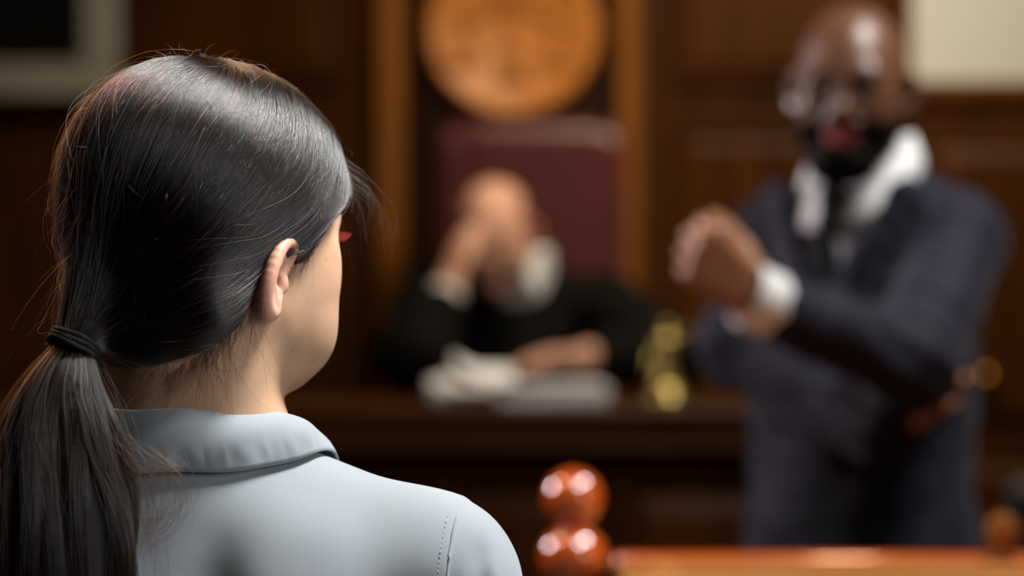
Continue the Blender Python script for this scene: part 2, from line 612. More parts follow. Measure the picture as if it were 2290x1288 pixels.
def polygonise(fn0, lo, hi, h, newton=2):
    cell = h * 18

    def fn(P):
        return chunked(fn0, P, cell)

    lo = np.asarray(lo, np.float32)
    hi = np.asarray(hi, np.float32)
    A, B = 16, 4                                     # coarse blocks, then small ones near the surface
    na = np.ceil((hi - lo) / (h * A)).astype(int)
    n = na * A
    bi = np.stack(np.meshgrid(*[np.arange(k) for k in na], indexing='ij'), -1).reshape(-1, 3)
    dc = chunked(fn0, (lo + (bi * A + (A - 1) / 2) * h).astype(np.float32), h * A * 3)
    sg = np.where(dc < 0, -1.0, 1.0).astype(np.float32).reshape(na)
    nb = na * (A // B)
    sg = np.repeat(np.repeat(np.repeat(sg, A // B, 0), A // B, 1), A // B, 2)
    act = np.abs(dc) < h * A * 1.25
    o4 = np.stack(np.meshgrid(*[np.arange(A // B)] * 3, indexing='ij'), -1).reshape(-1, 3)
    sb = (bi[act][:, None, :] * (A // B) + o4[None]).reshape(-1, 3)
    ds = fn((lo + (sb * B + (B - 1) / 2) * h).astype(np.float32))
    sg[sb[:, 0], sb[:, 1], sb[:, 2]] = np.where(ds < 0, -1.0, 1.0)
    D = np.repeat(np.repeat(np.repeat(sg, B, 0), B, 1), B, 2)
    ab = sb[np.abs(ds) < h * B * 1.35]
    off = np.stack(np.meshgrid(*[np.arange(B)] * 3, indexing='ij'), -1).reshape(-1, 3)
    I = (ab[:, None, :] * B + off[None]).reshape(-1, 3)
    D[I[:, 0], I[:, 1], I[:, 2]] = fn((lo + I * h).astype(np.float32))
    S = D < 0
    cnt = np.zeros(tuple(n - 1), np.uint8)
    for i in (0, 1):
        for j in (0, 1):
            for k in (0, 1):
                cnt += S[i:n[0] - 1 + i, j:n[1] - 1 + j, k:n[2] - 1 + k]
    cells = np.argwhere((cnt > 0) & (cnt < 8))
    cid = np.full(tuple(n - 1), -1, np.int32)
    cid[cells[:, 0], cells[:, 1], cells[:, 2]] = np.arange(len(cells))
    corners = np.array([(i, j, k) for i in (0, 1) for j in (0, 1) for k in (0, 1)])
    vals = np.stack([D[cells[:, 0] + c[0], cells[:, 1] + c[1], cells[:, 2] + c[2]] for c in corners], 1)
    acc = np.zeros((len(cells), 3), np.float32)
    num = np.zeros(len(cells), np.float32)
    for a in range(8):
        for b in range(a + 1, 8):
            if np.abs(corners[a] - corners[b]).sum() != 1:
                continue
            va, vb = vals[:, a], vals[:, b]
            m = (va < 0) != (vb < 0)
            t = va[m] / (va[m] - vb[m])
            acc[m] += corners[a] + t[:, None] * (corners[b] - corners[a])
            num[m] += 1
    V = lo + (cells + acc / num[:, None]) * h
    F = []
    for ax in range(3):
        u, v = (ax + 1) % 3, (ax + 2) % 3
        sl0 = [slice(None)] * 3
        sl1 = [slice(None)] * 3
        sl0[ax] = slice(0, n[ax] - 1)
        sl1[ax] = slice(1, n[ax])
        e = S[tuple(sl0)] != S[tuple(sl1)]
        E = np.argwhere(e)
        ok = (E[:, u] > 0) & (E[:, v] > 0) & (E[:, u] < n[u] - 1) & (E[:, v] < n[v] - 1)
        E = E[ok]
        q = []
        for du, dv in ((-1, -1), (0, -1), (0, 0), (-1, 0)):
            c = E.copy()
            c[:, u] += du
            c[:, v] += dv
            q.append(cid[c[:, 0], c[:, 1], c[:, 2]])
        q = np.stack(q, 1)
        inside = S[E[:, 0], E[:, 1], E[:, 2]]
        q[~inside] = q[~inside][:, ::-1]
        F.append(q)
    F = np.concatenate(F)
    V = V.astype(np.float32)
    for _ in range(newton):
        V = project(fn, V, h * 0.5, lim=h * 0.7)
    return V, F


def gradient(fn, V, e):
    g = np.zeros_like(V)
    for a in range(3):
        d = np.zeros(3, np.float32)
        d[a] = e
        g[:, a] = fn(V + d) - fn(V - d)
    return g / (2 * e)


def project(fn, V, e=0.0008, lim=None, off=0.0):
    g = gradient(fn, V, e)
    l2 = (g * g).sum(1) + 1e-6
    st = ((fn(V) - off) / l2)[:, None] * g
    if lim:
        L = np.sqrt((st * st).sum(1)) + 1e-12
        st *= np.minimum(1, lim / L)[:, None]
    return (V - st).astype(np.float32)


def vnoise(P, s, seed=0):
    """cheap smooth pseudo-noise from sines"""
    r = np.random.default_rng(seed)
    out = np.zeros(len(P), np.float32)
    for i in range(5):
        k = r.normal(size=3) * s
        out += np.sin(P @ k.astype(np.float32) + r.uniform(0, 6.28))
    return out / 5


def sstep(a, b, x):
    t = np.clip((x - a) / (b - a), 0, 1)
    return t * t * (3 - 2 * t)


def frame(fwd, up):
    """columns: right, forward, up"""
    f = np.asarray(fwd, float)
    f /= np.linalg.norm(f)
    r = np.cross(f, up)
    r /= np.linalg.norm(r)
    u = np.cross(r, f)
    return np.stack([r, f, u], 1)


def curves_obj(name, pts, rad, m, parent=None):
    """pts (N,K,3), rad (K,) or (N,K): hair strands"""
    N, K, _ = pts.shape
    c = bpy.data.hair_curves.new(name)
    c.add_curves([K] * N)
    c.points.foreach_set('position', np.ascontiguousarray(pts, dtype=np.float32).ravel())
    a = c.attributes.get('radius') or c.attributes.new('radius', 'FLOAT', 'POINT')
    rr = np.broadcast_to(np.asarray(rad, np.float32), (N, K))
    a.data.foreach_set('value', np.ascontiguousarray(rr).ravel())
    o = bpy.data.objects.new(name, c)
    COL.objects.link(o)
    c.materials.append(m)
    if parent is not None:
        o.parent = parent
    return o


# ================================================================== the room
WY = 6.2          # back wall plane
MB().box(-2.6, 2.6, -2.6, WY + 0.1, -0.1, 0.0).build('floor', M['floor'])['kind'] = 'structure'
struct(MB().box(-2.6, 2.6, -2.6, WY + 0.1, 3.2, 3.3).build('ceiling', M['plaster']))
struct(MB().box(-2.72, -2.6, -2.6, WY + 0.1, 0, 3.2).build('wall_left', M['wall_side']))
struct(MB().box(2.6, 2.72, -2.6, WY + 0.1, 0, 3.2).build('wall_right', M['wall_side']))
struct(MB().box(-2.6, 2.6, -2.72, -2.6, 0, 3.2).build('wall_rear', M['wall_side']))
wall = struct(MB().box(-2.6, 2.6, WY, WY + 0.1, 0, 3.2).build('wall_back', M['wall_wood']))


def raised_panel(x0, x1, z0, z1, y, parent, m, name='panel', d=0.018, sl=0.03):
    """field-and-bevel wooden panel standing proud of plane y (towards -y)"""
    b = MB()
    g = 0.012
    o = [(x0, z0), (x1, z0), (x1, z1), (x0, z1)]
    i = [(x0 + sl, z0 + sl), (x1 - sl, z0 + sl), (x1 - sl, z1 - sl), (x0 + sl, z1 - sl)]
    b.v += [(x, y, z) for x, z in o] + [(x, y - g * 0.4, z) for x, z in o] + [(x, y - d, z) for x, z in i]
    for k in range(4):
        j = (k + 1) % 4
        b.f += [(k, j, 4 + j, 4 + k), (4 + k, 4 + j, 8 + j, 8 + k)]
    b.f += [(8, 9, 10, 11), (3, 2, 1, 0)]
    return b.build(name, m, parent)


def moulding(x0, x1, z0, z1, y, parent, m, wd=0.03, d=0.022):
    b = MB()
    b.box(x0, x1, y - d, y, z1 - wd, z1, 0.005).box(x0, x1, y - d, y, z0, z0 + wd, 0.005)
    b.box(x0, x0 + wd, y - d, y, z0 + wd, z1 - wd, 0.005).box(x1 - wd, x1, y - d, y, z0 + wd, z1 - wd, 0.005)
    return b.build('panel_moulding', m, parent)


# raised wall panels, left and right of the niche
for x0, x1 in ((-2.5, -1.86), (-1.76, -1.14), (-1.04, -0.43), (0.41, 1.0), (1.10, 1.75), (1.85, 2.5)):
    for z0, z1 in ((0.18, 1.00), (1.10, 1.80), (1.90, 3.0)):
        raised_panel(x0 + 0.03, x1 - 0.03, z0 + 0.03, z1 - 0.03, WY, wall, M['panel_wood'])
        moulding(x0, x1, z0, z1, WY, wall, M['wall_wood'])
# niche behind the chair, between two pilasters
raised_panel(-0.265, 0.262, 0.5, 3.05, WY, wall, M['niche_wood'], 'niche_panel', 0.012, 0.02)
for i, (x0, x1) in enumerate(((-0.345, -0.278), (0.268, 0.325))):
    p = struct(MB().box(x0, x1, WY - 0.055, WY, 0.0, 3.2, 0.008).box(x0 - 0.012, x1 + 0.012, WY - 0.07, WY, 0.0, 0.2, 0.008).build('trim_%d' % (i + 1), M['pilaster_wood']))
struct(MB().box(-2.6, -0.36, WY - 0.03, WY, 0, 0.14, 0.006).box(0.34, 2.6, WY - 0.03, WY, 0, 0.14, 0.006).build('baseboard_back', M['wall_wood']))


# windows of the side walls (daylight source)
def side_window(n, x, y0, y1, z0, z1, sgn):
    fr_ = struct(MB().box(min(x, x - sgn * 0.05), max(x, x - sgn * 0.05), y0 - 0.07, y0, z0 - 0.07, z1 + 0.07, 0.005)
                 .box(min(x, x - sgn * 0.05), max(x, x - sgn * 0.05), y1, y1 + 0.07, z0 - 0.07, z1 + 0.07, 0.005)
                 .box(min(x, x - sgn * 0.05), max(x, x - sgn * 0.05), y0, y1, z1, z1 + 0.07, 0.005)
                 .box(min(x, x - sgn * 0.07), max(x, x - sgn * 0.07), y0 - 0.1, y1 + 0.1, z0 - 0.07, z0, 0.005).build('window_%d' % n, M['frame']))
    k = 0
    ny = max(1, round((y1 - y0) / 0.5))
    for a in range(ny):
        for b in range(2):
            ya, yb = y0 + (y1 - y0) * a / ny, y0 + (y1 - y0) * (a + 1) / ny
            za, zb = z0 + (z1 - z0) * b / 2, z0 + (z1 - z0) * (b + 1) / 2
            MB().box(min(x, x - sgn * 0.02), max(x, x - sgn * 0.02), ya + 0.012, yb - 0.012, za + 0.012, zb - 0.012).build('pane', M['board'], fr_)


side_window(1, 2.6, -1.05, 0.45, 1.35, 2.95, 1)
side_window(2, -2.6, 4.05, 4.55, 2.05, 2.75, -1)

# ------------------------------------------------------------------ emblem over the chair
EM = np.array([0.0, WY, 2.035])
em = thing('wall_emblem', 'round carved oak emblem with scales of justice on the wall above the chair', 'emblem', (EM[0], WY - 0.012, EM[2]))
R0 = 0.222
MB().lathe([(0.001, 0.0), (R0, 0.0), (R0, -0.03), (R0 - 0.012, -0.045), (R0 - 0.024, -0.045), (R0 - 0.032, -0.036), (0.001, -0.036)], 0, 0, 96, 'y').build('disc', M['emblem'], em, True)
rel = MB()
rel.prism([(-0.012, 0.03), (0.012, 0.03), (0.028, -0.10), (0.05, -0.125), (-0.05, -0.125), (-0.028, -0.10)], -0.05, -0.03)
rel.build('column', M['emblem_dark'], em)
beam = []
for i in range(17):
    t = -1 + i / 8
    beam.append((t * 0.135, -0.042, 0.045 - 0.035 * t * t + 0.02 * math.cos(t * PI / 2) ** 2))
MB().tube(beam, [0.006 + 0.006 * (1 - abs(-1 + i / 8)) for i in range(17)], 8).build('beam', M['emblem_dark'], em, True)
MB().lathe([(0.0005, -0.066), (0.012, -0.06), (0.018, -0.048), (0.018, -0.03)], 0, 0.085, 20, 'y').build('boss', M['emblem_dark'], em, True)
for s in (-1, 1):
    cx = s * 0.125
    pan = [(cx - 0.055 * math.cos(a), -0.062 - 0.028 * math.sin(a)) for a in np.linspace(0, PI, 14)]
    p = MB().prism(pan, -0.05, -0.03).build('scale_pan', M['emblem_dark'], em)
    MB().tube([(cx, -0.042, 0.012), (cx - 0.05, -0.042, -0.062)], 0.0035, 6).tube([(cx, -0.042, 0.012), (cx + 0.05, -0.042, -0.062)], 0.0035, 6).build('chain', M['emblem_dark'], p)

# ------------------------------------------------------------------ pale framed dark screen (left) and cream board (right)
fx1, fz0 = -1.003, 1.862
fs = thing('framed_screen', 'dark screen in a wide pale frame on the wall left of the woman', 'screen', (-1.55, WY - 0.03, fz0))
fw = 0.092
xa, xb, za, zb = -0.95, fx1 + 1.55, 0.0, 0.85
MB().box(xa, xb, -0.045, 0.03, za, za + fw, 0.008).box(xa, xb, -0.045, 0.03, zb - fw, zb, 0.008) \
    .box(xa, xa + fw, -0.045, 0.03, za + fw, zb - fw, 0.008).box(xb - fw, xb, -0.045, 0.03, za + fw, zb - fw, 0.008).build('frame', M['frame'], fs)
MB().box(xa + fw - 0.01, xb - fw + 0.01, -0.012, 0.02, za + fw - 0.01, zb - fw + 0.01).build('screen_panel', M['screen'], fs)

wb = thing('wall_board', 'blank cream board hanging on the wall above the cupboard', 'board', (1.62, WY - 0.02, 1.905))
MB().box(-0.60, 0.60, -0.022, 0.0, 0.0, 0.95, 0.004).build('board_panel', M['board'], wb)
MB().box(-0.61, 0.61, -0.026, 0.0, -0.016, 0.0, 0.003).box(-0.614, -0.60, -0.026, 0.0, -0.016, 0.96, 0.003).box(0.60, 0.614, -0.026, 0, -0.016, 0.96, 0.003).build('border', M['pilaster_wood'], wb)

# ------------------------------------------------------------------ tall cupboard under the board
cb = thing('cupboard', 'tall panelled wooden cupboard with a round brass knob against the back wall', 'cupboard', (1.55, 6.0, 0))
MB().box(-0.62, 0.62, -0.10, 0.15, 0.08, 1.83, 0.006).box(-0.60, 0.60, -0.085, 0.15, 0.0, 0.08).build('body', M['wall_wood'], cb)
MB().box(-0.65, 0.65, -0.13, 0.15, 1.83, 1.865, 0.01).build('cornice', M['panel_wood'], cb)
for s, (x0, x1) in enumerate(((-0.60, -0.005), (0.005, 0.60))):
    d = MB().box(x0, x1, -0.122, -0.10, 0.1, 1.81, 0.004).build('door', M['wall_wood'], cb)
    for z0, z1 in ((0.2, 0.95), (1.05, 1.72)):
        raised_panel(x0 + 0.08, x1 - 0.08, z0, z1, -0.122, d, M['panel_wood'], 'door_panel')
    kx = x0 + 0.045 + 0.155 if s == 0 else x0 + 0.05
    kx = -0.405 if s == 0 else 0.055
    MB().lathe([(0.001, -0.185), (0.016, -0.18), (0.021, -0.168), (0.016, -0.155), (0.008, -0.15), (0.008, -0.135), (0.018, -0.13), (0.018, -0.12)], kx, 1.165, 24, 'y').build('knob', M['bronze'], d, True)

# ------------------------------------------------------------------ raised platform and the judge's bench
struct(MB().box(-1.5, 0.9, 4.95, WY - 0.075, 0, 0.38, 0.005).build('platform', M['floor']))
bx0, bx1, by0, by1 = -1.25, 0.62, 4.70, 5.16
bench = thing('judge_bench', 'long dark wooden bench the judge leans on, with panelled front', 'bench', (0, by0, 0))
MB().box(bx0, bx1, 0, by1 - by0, 1.125, 1.15, 0.008).build('desktop', M['bench_wood'], bench)
MB().box(bx0 + 0.01, bx1 - 0.01, 0.012, 0.05, 1.065, 1.125, 0.006).build('fascia', M['bench_wood'], bench)
MB().box(bx0 + 0.01, bx1 - 0.01, -0.002, 0.03, 1.062, 1.076, 0.005).build('bead', M['bench_wood'], bench)
bb = MB().box(bx0 + 0.05, bx1 - 0.05, 0.07, 0.10, 0.0, 1.065).box(bx0 + 0.05, bx0 + 0.08, 0.10, 0.24, 0.0, 1.125).box(bx1 - 0.08, bx1 - 0.05, 0.10, 0.24, 0.0, 1.125).build('body', M['bench_wood'], bench)
MB().box(bx0 + 0.04, bx1 - 0.04, 0.045, 0.07, 0.99, 1.03, 0.006).box(bx0 + 0.04, bx1 - 0.04, 0.045, 0.07, 0.0, 0.14, 0.006).build('front_rail', M['bench_wood'], bench)
npan = 5
pw = (bx1 - bx0 - 0.1) / npan
for i in range(npan):
    x0 = bx0 + 0.05 + i * pw
    raised_panel(x0 + 0.03, x0 + pw - 0.03, 0.17, 0.97, 0.07, bench, M['bench_panel'], 'front_panel', 0.02, 0.035)
    MB().box(x0 - 0.018, x0 + 0.018, 0.048, 0.07, 0.14, 0.99, 0.004).build('stile', M['bench_wood'], bench)

# ------------------------------------------------------------------ papers on the bench
def sheet_mesh(wd, ln, th, curl=0.0, curl2=0.0):
    b = MB()
    n, m_ = 10, 8
    top, bot = [], []
    for i in range(n + 1):
        u = i / n - 0.5
        r1, r2 = [], []
        for j in range(m_ + 1):
            v = j / m_ - 0.5
            z = curl * max(0, -u * 2) ** 2 + curl2 * max(0, v * 2) ** 2
            r1.append((u * wd, v * ln, z + th))
            r2.append((u * wd, v * ln, z))
        top.append(r1)
        bot.append(r2)
    b.grid(top)
    b.grid([r[::-1] for r in bot])
    edge_t = [top[i][0] for i in range(n + 1)] + [top[n][j] for j in range(1, m_ + 1)] + [top[i][m_] for i in range(n - 1, -1, -1)] + [top[0][j] for j in range(m_ - 1, 0, -1)]
    edge_b = [bot[i][0] for i in range(n + 1)] + [bot[n][j] for j in range(1, m_ + 1)] + [bot[i][m_] for i in range(n - 1, -1, -1)] + [bot[0][j] for j in range(m_ - 1, 0, -1)]
    b.grid([edge_t, edge_b], False, True)
    return b


st = thing('paper_stack', 'thick stack of white papers under the judge\'s hand', 'papers', (0.082, 4.90, 1.15), 0.06)
zz = 0.0
for i in range(9):
    o = sheet_mesh(0.215, 0.19, 0.0038, 0.0, 0.0).build('sheet', M['paper'], st, False)
    o.location = (random.uniform(-.004, .004), random.uniform(-.004, .004), zz)
    o.rotation_euler = (0, 0, random.uniform(-.03, .03))
    zz += 0.004
tp = tag(sheet_mesh(0.12, 0.17, 0.003, 0.028, 0.03).build('curled_sheet', M['paper'], None, True), 'white sheet with curled-up edge lying on the thick paper stack', 'paper')
tp.location = (-0.048, 4.865, 1.15 + zz + 0.0005)
tp.rotation_euler = (0, 0, 0.15)
nb = thing('loose_papers', 'small pile of loose white papers left of the thick paper stack', 'papers', (-0.105, 4.93, 1.15), -0.2)
zz2 = 0.0
for i in range(5):
    o = sheet_mesh(0.10, 0.15, 0.003, 0.012 + 0.003 * i, 0.01).build('sheet', M['paper'], nb, True)
    o.location = (0, 0, zz2)
    o.rotation_euler = (0, 0, random.uniform(-.08, .08))
    zz2 += 0.0045

# ------------------------------------------------------------------ brass statuette
STX, STY = 0.3105, 4.86
stt = thing('justice_statuette', 'small brass statuette of a robed figure with scales on the bench', 'statuette', (STX, STY, 1.15))
MB().lathe([(0.001, 0), (0.044, 0), (0.044, 0.012), (0.036, 0.018), (0.034, 0.030), (0.026, 0.036), (0.001, 0.036)], 0, 0, 28).build('base', M['brass'], stt, True)
f = Sdf()
f.cone((0, 0, .036), (0, 0, .09), .023, .014, 0)
f.cone((0, 0, .09), (0, 0, .122), .013, .015, .01)
f.cone((-.013, 0, .126), (.013, 0, .126), .007, .007, .008)
f.cone((0, 0, .13), (0, 0, .14), .005, .005, .005)
f.ell((0, 0, .150), (.0085, .0095, .011), .003)
f.cone((.014, 0, .127), (.034, -.004, .142), .0055, .0045, .004)
f.cone((.034, -.004, .142), (.04, -.006, .150), .0045, .004, .003)
f.cone((-.014, 0, .127), (-.028, -.004, .100), .0055, .0045, .004)
f.cone((-.028, -.004, .100), (-.034, -.012, .086), .0045, .004, .003)
for i in range(9):
    a = 2 * PI * i / 9
    f.cone((.022 * math.cos(a), .022 * math.sin(a), .036), (.010 * math.cos(a), .010 * math.sin(a), .1), .0045, .002, .004)
V, F = polygonise(f, (-.05, -.04, .03), (.055, .04, .17), .0022)
link('figure', np_mesh('figure', V, F), M['brass'], stt)
sc_ = MB().tube([(.04, -.006, .150), (.04, -.006, .143)], .0012, 6).tube([(.020, -.006, .143), (.060, -.006, .143)], .0014, 6).build('scale_beam', M['brass'], stt, True)
for s in (.020, .060):
    MB().tube([(s, -.006, .143), (s, -.006, .118)], .0007, 5).lathe([(.0005, .110), (.008, .112), (.011, .118)], s, -.006, 16).build('scale_pan', M['brass'], sc_, True)
MB().tube([(-.034, -.012, .095), (-.040, -.02, .04)], [.0025, .0012], 6).tube([(-.040, -.014, .084), (-.028, -.012, .087)], .0016, 6).build('sword', M['brass'], stt, True)

# ------------------------------------------------------------------ the judge's chair
CY = 5.86
ch = thing('judge_chair', 'high-backed burgundy leather chair behind the judge', 'chair', (0.045, CY, 0.38), 0.0)
b = Sdf()
b.box((0, 0, 0.93), (0.222, 0.055, 0.47), 0.045)
b.box((0, -0.030, 0.93), (0.160, 0.035, 0.465), 0.035, k=0.03)
b.cone((-0.195, -0.03, 0.5), (-0.195, -0.03, 1.34), 0.030, 0.030, 0.02)
b.cone((0.195, -0.03, 0.5), (0.195, -0.03, 1.34), 0.030, 0.030, 0.02)
V, F = polygonise(b, (-.27, -.14, .40), (.27, .1, 1.45), .008)
link('backrest', np_mesh('backrest', V, F), M['leather'], ch)
b = Sdf().box((0, -0.26, 0.385), (0.25, 0.22, 0.05), 0.045)
V, F = polygonise(b, (-.3, -.52, .30), (.3, .0, .48), .01)
link('seat', np_mesh('seat', V, F), M['leather'], ch)
for s in (-1, 1):
    MB().box(s * 0.29 - 0.03, s * 0.29 + 0.03, -0.34, 0.0, 0.62, 0.66, 0.012).box(s * 0.28 - 0.015, s * 0.28 + 0.015, -0.32, -0.26, 0.39, 0.62, 0.006).box(min(s * 0.21, s * 0.295), max(s * 0.21, s * 0.295), -0.32, -0.26, 0.37, 0.43).build('armrest', M['black_leather'], ch)
MB().lathe([(0.03, 0.06), (0.03, 0.35)], 0, -0.24, 20).build('column', M['black_metal'], ch, True)
for i in range(5):
    a = 2 * PI * i / 5 + 0.3
    leg = MB().tube([(0, -0.24, 0.09), (0.20 * math.cos(a), -0.24 + 0.20 * math.sin(a), 0.06)], 0.016, 8).build('leg', M['black_metal'], ch, True)
    MB().lathe([(0.001, 0.0), (0.018, 0.0), (0.022, 0.022), (0.018, 0.05), (0.001, 0.05)], 0.20 * math.cos(a), -0.24 + 0.20 * math.sin(a), 12).build('caster', M['black_metal'], leg, True)

# ------------------------------------------------------------------ bar rail with turned posts
RZ = 1.04
rl = thing('bar_rail', 'varnished orange wooden rail with flat top in front of the man in the suit', 'rail', (0.14, 2.86, 0))
MB().box(-0.012, 1.9, -0.02, 0.185, RZ - 0.035, RZ, 0.006).build('rail_top', M['rail'], rl)
MB().tube([(-0.01, 0.19, RZ - 0.008), (1.9, 0.19, RZ - 0.008)], 0.013, 12).build('edge_moulding', M['ball'], rl, True)
MB().box(0.0, 1.9, 0.06, 0.10, 0.0, RZ - 0.035).build('rail_body', M['bench_wood'], rl)
for i in range(4):
    raised_panel(0.06 + i * 0.45, 0.06 + i * 0.45 + 0.40, 0.15, 0.9, 0.06, rl, M['bench_panel'], 'front_panel')


def turned_post(name, label, x, y, zb, s, m, grp=None):
    t = thing(name, label, 'post', (x, y, 0), 0)
    prof = [(0.001, 0), (0.05, 0), (0.05, 0.12), (0.042, 0.14), (0.036, 0.16), (0.028, 0.3), (0.034, 0.6), (0.03, zb - 0.16), (0.042, zb - 0.12), (0.030, zb - 0.09), (0.024, zb - 0.06), (0.018, zb - 0.03), (0.001, zb - 0.03)]
    MB().lathe(prof, 0, 0, 32).build('shaft', m, t, True)

    def ball(z, rx, rz):
        return [(max(0.001, rx * math.sin(a)), z - rz * math.cos(a)) for a in np.linspace(0, PI, 22)]
    b0 = MB().lathe(ball(zb + 0.005, 0.041 * s, 0.037 * s), 0, 0, 40).build('ball', m, t, True)
    MB().lathe([(0.020 * s, zb + 0.030 * s), (0.014 * s, zb + 0.036 * s), (0.020 * s, zb + 0.044 * s)], 0, 0, 24).build('collar', m, t, True)
    MB().lathe(ball(zb + 0.076 * s, 0.036 * s, 0.035 * s), 0, 0, 40).build('ball', m, t, True)
    return t


turned_post('turned_post', 'glossy red-brown turned post with two stacked balls beside the rail end', 0.075, 2.95, 1.048, 1.0, M['ball'])
fin = thing('rail_finial', 'small pale wooden knob standing on the far right of the rail', 'finial', (0.612, 3.02, RZ))
MB().lathe([(0.001, 0), (0.018, 0), (0.018, 0.005), (0.010, 0.010), (0.009, 0.018), (0.017, 0.024), (0.0205, 0.036), (0.017, 0.050), (0.008, 0.058), (0.001, 0.060)], 0, 0, 28).build('knob', M['pilaster_wood'], fin, True)

# ------------------------------------------------------------------ dark chair at the right edge
dc = thing('counsel_chair', 'black padded chair half hidden at the right edge behind the rail', 'chair', (1.10, 4.35, 0), -0.25)
b = Sdf().box((0, 0.2, 0.82), (0.22, 0.035, 0.20), 0.03)
V, F = polygonise(b, (-.26, .1, .58), (.26, .3, 1.06), .01)
link('backrest', np_mesh('backrest', V, F), M['black_leather'], dc)
b = Sdf().box((0, 0, 0.46), (0.23, 0.23, 0.04), 0.03)
V, F = polygonise(b, (-.27, -.27, .38), (.27, .27, .54), .01)
link('seat', np_mesh('seat', V, F), M['black_leather'], dc)
for sx in (-1, 1):
    MB().tube([(sx * 0.2, -0.2, 0), (sx * 0.2, -0.2, 0.43)], 0.014, 8).build('leg', M['black_metal'], dc, True)
    MB().tube([(sx * 0.2, 0.22, 0), (sx * 0.2, 0.22, 0.9)], 0.014, 8).build('leg', M['black_metal'], dc, True)
# ================================================================== people: shared builders
def ear_ops(f, c, sgn, out=0.5, s=1.0, k=0.004):
    """ear in head-local axes; c = centre of its root, sgn = side, out = how far the back edge stands off (radians)"""
    ca, sa = math.cos(out), math.sin(out)

    def E(a, b, o):                    # a forward, b up, o outward from the ear plane
        a, b, o = (a + .30 * b) * s, b * s, o * s
        return np.array([c[0] + sgn * (o * ca - a * sa), c[1] + a * ca + o * sa, c[2] + b])
    nrm = E(0, 0, 1) - E(0, 0, 0)
    ts = np.linspace(0, 1, 26)
    ctl = np.array([(.010, .004, .001), (.012, .016, .004), (.008, .0270, .008), (-.002, .0300, .0105), (-.0115, .025, .0125), (-.0165, .013, .0135), (-.0170, -.001, .0130),
                    (-.0140, -.013, .0110), (-.0080, -.0225, .009), (-.001, -.0275, .007), (.006, -.0255, .004), (.009, -.018, .001)])
    rr = np.array([.0030, .0034, .0040, .0046, .0050, .0052, .0052, .0052, .0055, .0062, .0058, .0045])
    u = ts * (len(ctl) - 1)
    i0 = np.minimum(u.astype(int), len(ctl) - 2)
    fr = (u - i0)[:, None]
    g4 = lambda o: ctl[np.clip(i0 + o, 0, len(ctl) - 1)]
    cp = .5 * (2 * g4(0) + (g4(1) - g4(-1)) * fr + (2 * g4(-1) - 5 * g4(0) + 4 * g4(1) - g4(2)) * fr ** 2 + (3 * g4(0) - g4(-1) - 3 * g4(1) + g4(2)) * fr ** 3)
    cr = np.interp(u, range(len(rr)), rr)
    Rp = np.stack([E(1, 0, 0) - E(0, 0, 0), E(0, 1, 0) - E(0, 0, 0), nrm], 1) / s
    Rp[:, 1] = (0, 0, 1)
    # bowl of the ear, lobe, root towards the skull
    f.ell(E(-.0045, .002, .0045), (.0130 * s, .0260 * s, .0095 * s), k, Rp)
    f.ell(E(-.001, -.0205, .0055), (.0090 * s, .0100 * s, .0055 * s), .004, Rp)
    f.cone(E(.004, .014, -.004), E(.004, -.018, -.004), .0075 * s, .0070 * s, .007)
    f.ell(E(.0010, .0015, .0135), (.0125 * s, .0205 * s, .0110 * s), .002, Rp, sub=True)
    for i in range(len(cp) - 1):
        f.cone(E(*cp[i]), E(*cp[i + 1]), cr[i] * s, cr[i + 1] * s, .0020)
    # antihelix, ear canal, tragus, antitragus
    ap = [E(.001, .018, .006), E(-.006, .012, .008), E(-.0085, .003, .0085), E(-.006, -.008, .0085), E(.000, -.0140, .0075)]
    for i in range(4):
        f.cone(ap[i], ap[i + 1], .0022 * s, .0025 * s, .0035)
    f.ell(E(.0045, -.003, .002), (.0045 * s, .0070 * s, .0085 * s), .002, Rp, sub=True)
    f.ell(E(.0118, -.004, .0040), (.0034 * s, .0062 * s, .0038 * s), .003, Rp)


def head_field(kind):
    """local axes: x right, y forward, z up; origin between the ears, about the middle of the head height"""
    f = Sdf()
    fem = kind == 'woman'
    f.ell((0, -.012, .024), (.0725, .090, .080) if fem else (.0765, .098, .092), 0)
    f.ell((0, .028, -.022), (.0600, .0625, .080) if fem else (.0635, .066, .086), .03)
    jw = .050 if fem else .058
    for s in (-1, 1):
        f.cone((s * jw, -.004, -.058), (s * .014, .068, -.099 if fem else -.104), .017 if fem else .018, .017, .03)       # jaw
        f.ell((s * .040, .055, -.030), (.024, .028, .030), .025)                                        # cheek
        f.ell((s * .037, .048, -.064), (.025, .032, .032), .025)                                        # lower cheek
    f.ell((0, .076 if fem else .078, -.099 if fem else -.103), (.020, .017, .016), .02)
    f.cone((-.034, .0745, .010), (.034, .0745, .010), .0145, .0145, .02)                                   # brow
    for s in (-1, 1):
        f.ell((s * .032, .100, -.012), (.018, .017, .0125), .014, sub=True)                             # eye sockets
    f.cone((0, .084, .008), (0, .104, -.032), .008, .0105, .012)                                         # nose
    f.ell((0, .106, -.036), (.0105, .010, .009), .008)
    for s in (-1, 1):
        f.ell((s * .0115, .096, -.039), (.0075, .009, .0065), .006)
    f.ell((0, .080, -.066), (.026, .018, .020), .015)                                                    # muzzle
    f.cone((-.018, .0885, -.0645), (.018, .0885, -.0645), .0045, .0045, .004)
    f.cone((0, .0955, -.0635), (0, .0955, -.0635), .0048, .0048, .008)
    f.cone((-.014, .0905, -.0745), (.014, .0905, -.0745), .0055, .0055, .004)
    f.cone((-.022, .0965, -.0695), (.022, .0965, -.0695), .0016, .0016, .002, sub=True)
    for s in (-1, 1):                                                                                    # eyelids
        f.ell((s * .032, .0755, -.011), (.0155, .0145, .0135), .004)
        f.ell((s * .032, .0915, -.012), (.0115, .006, .0042), .002, sub=True)
    return f


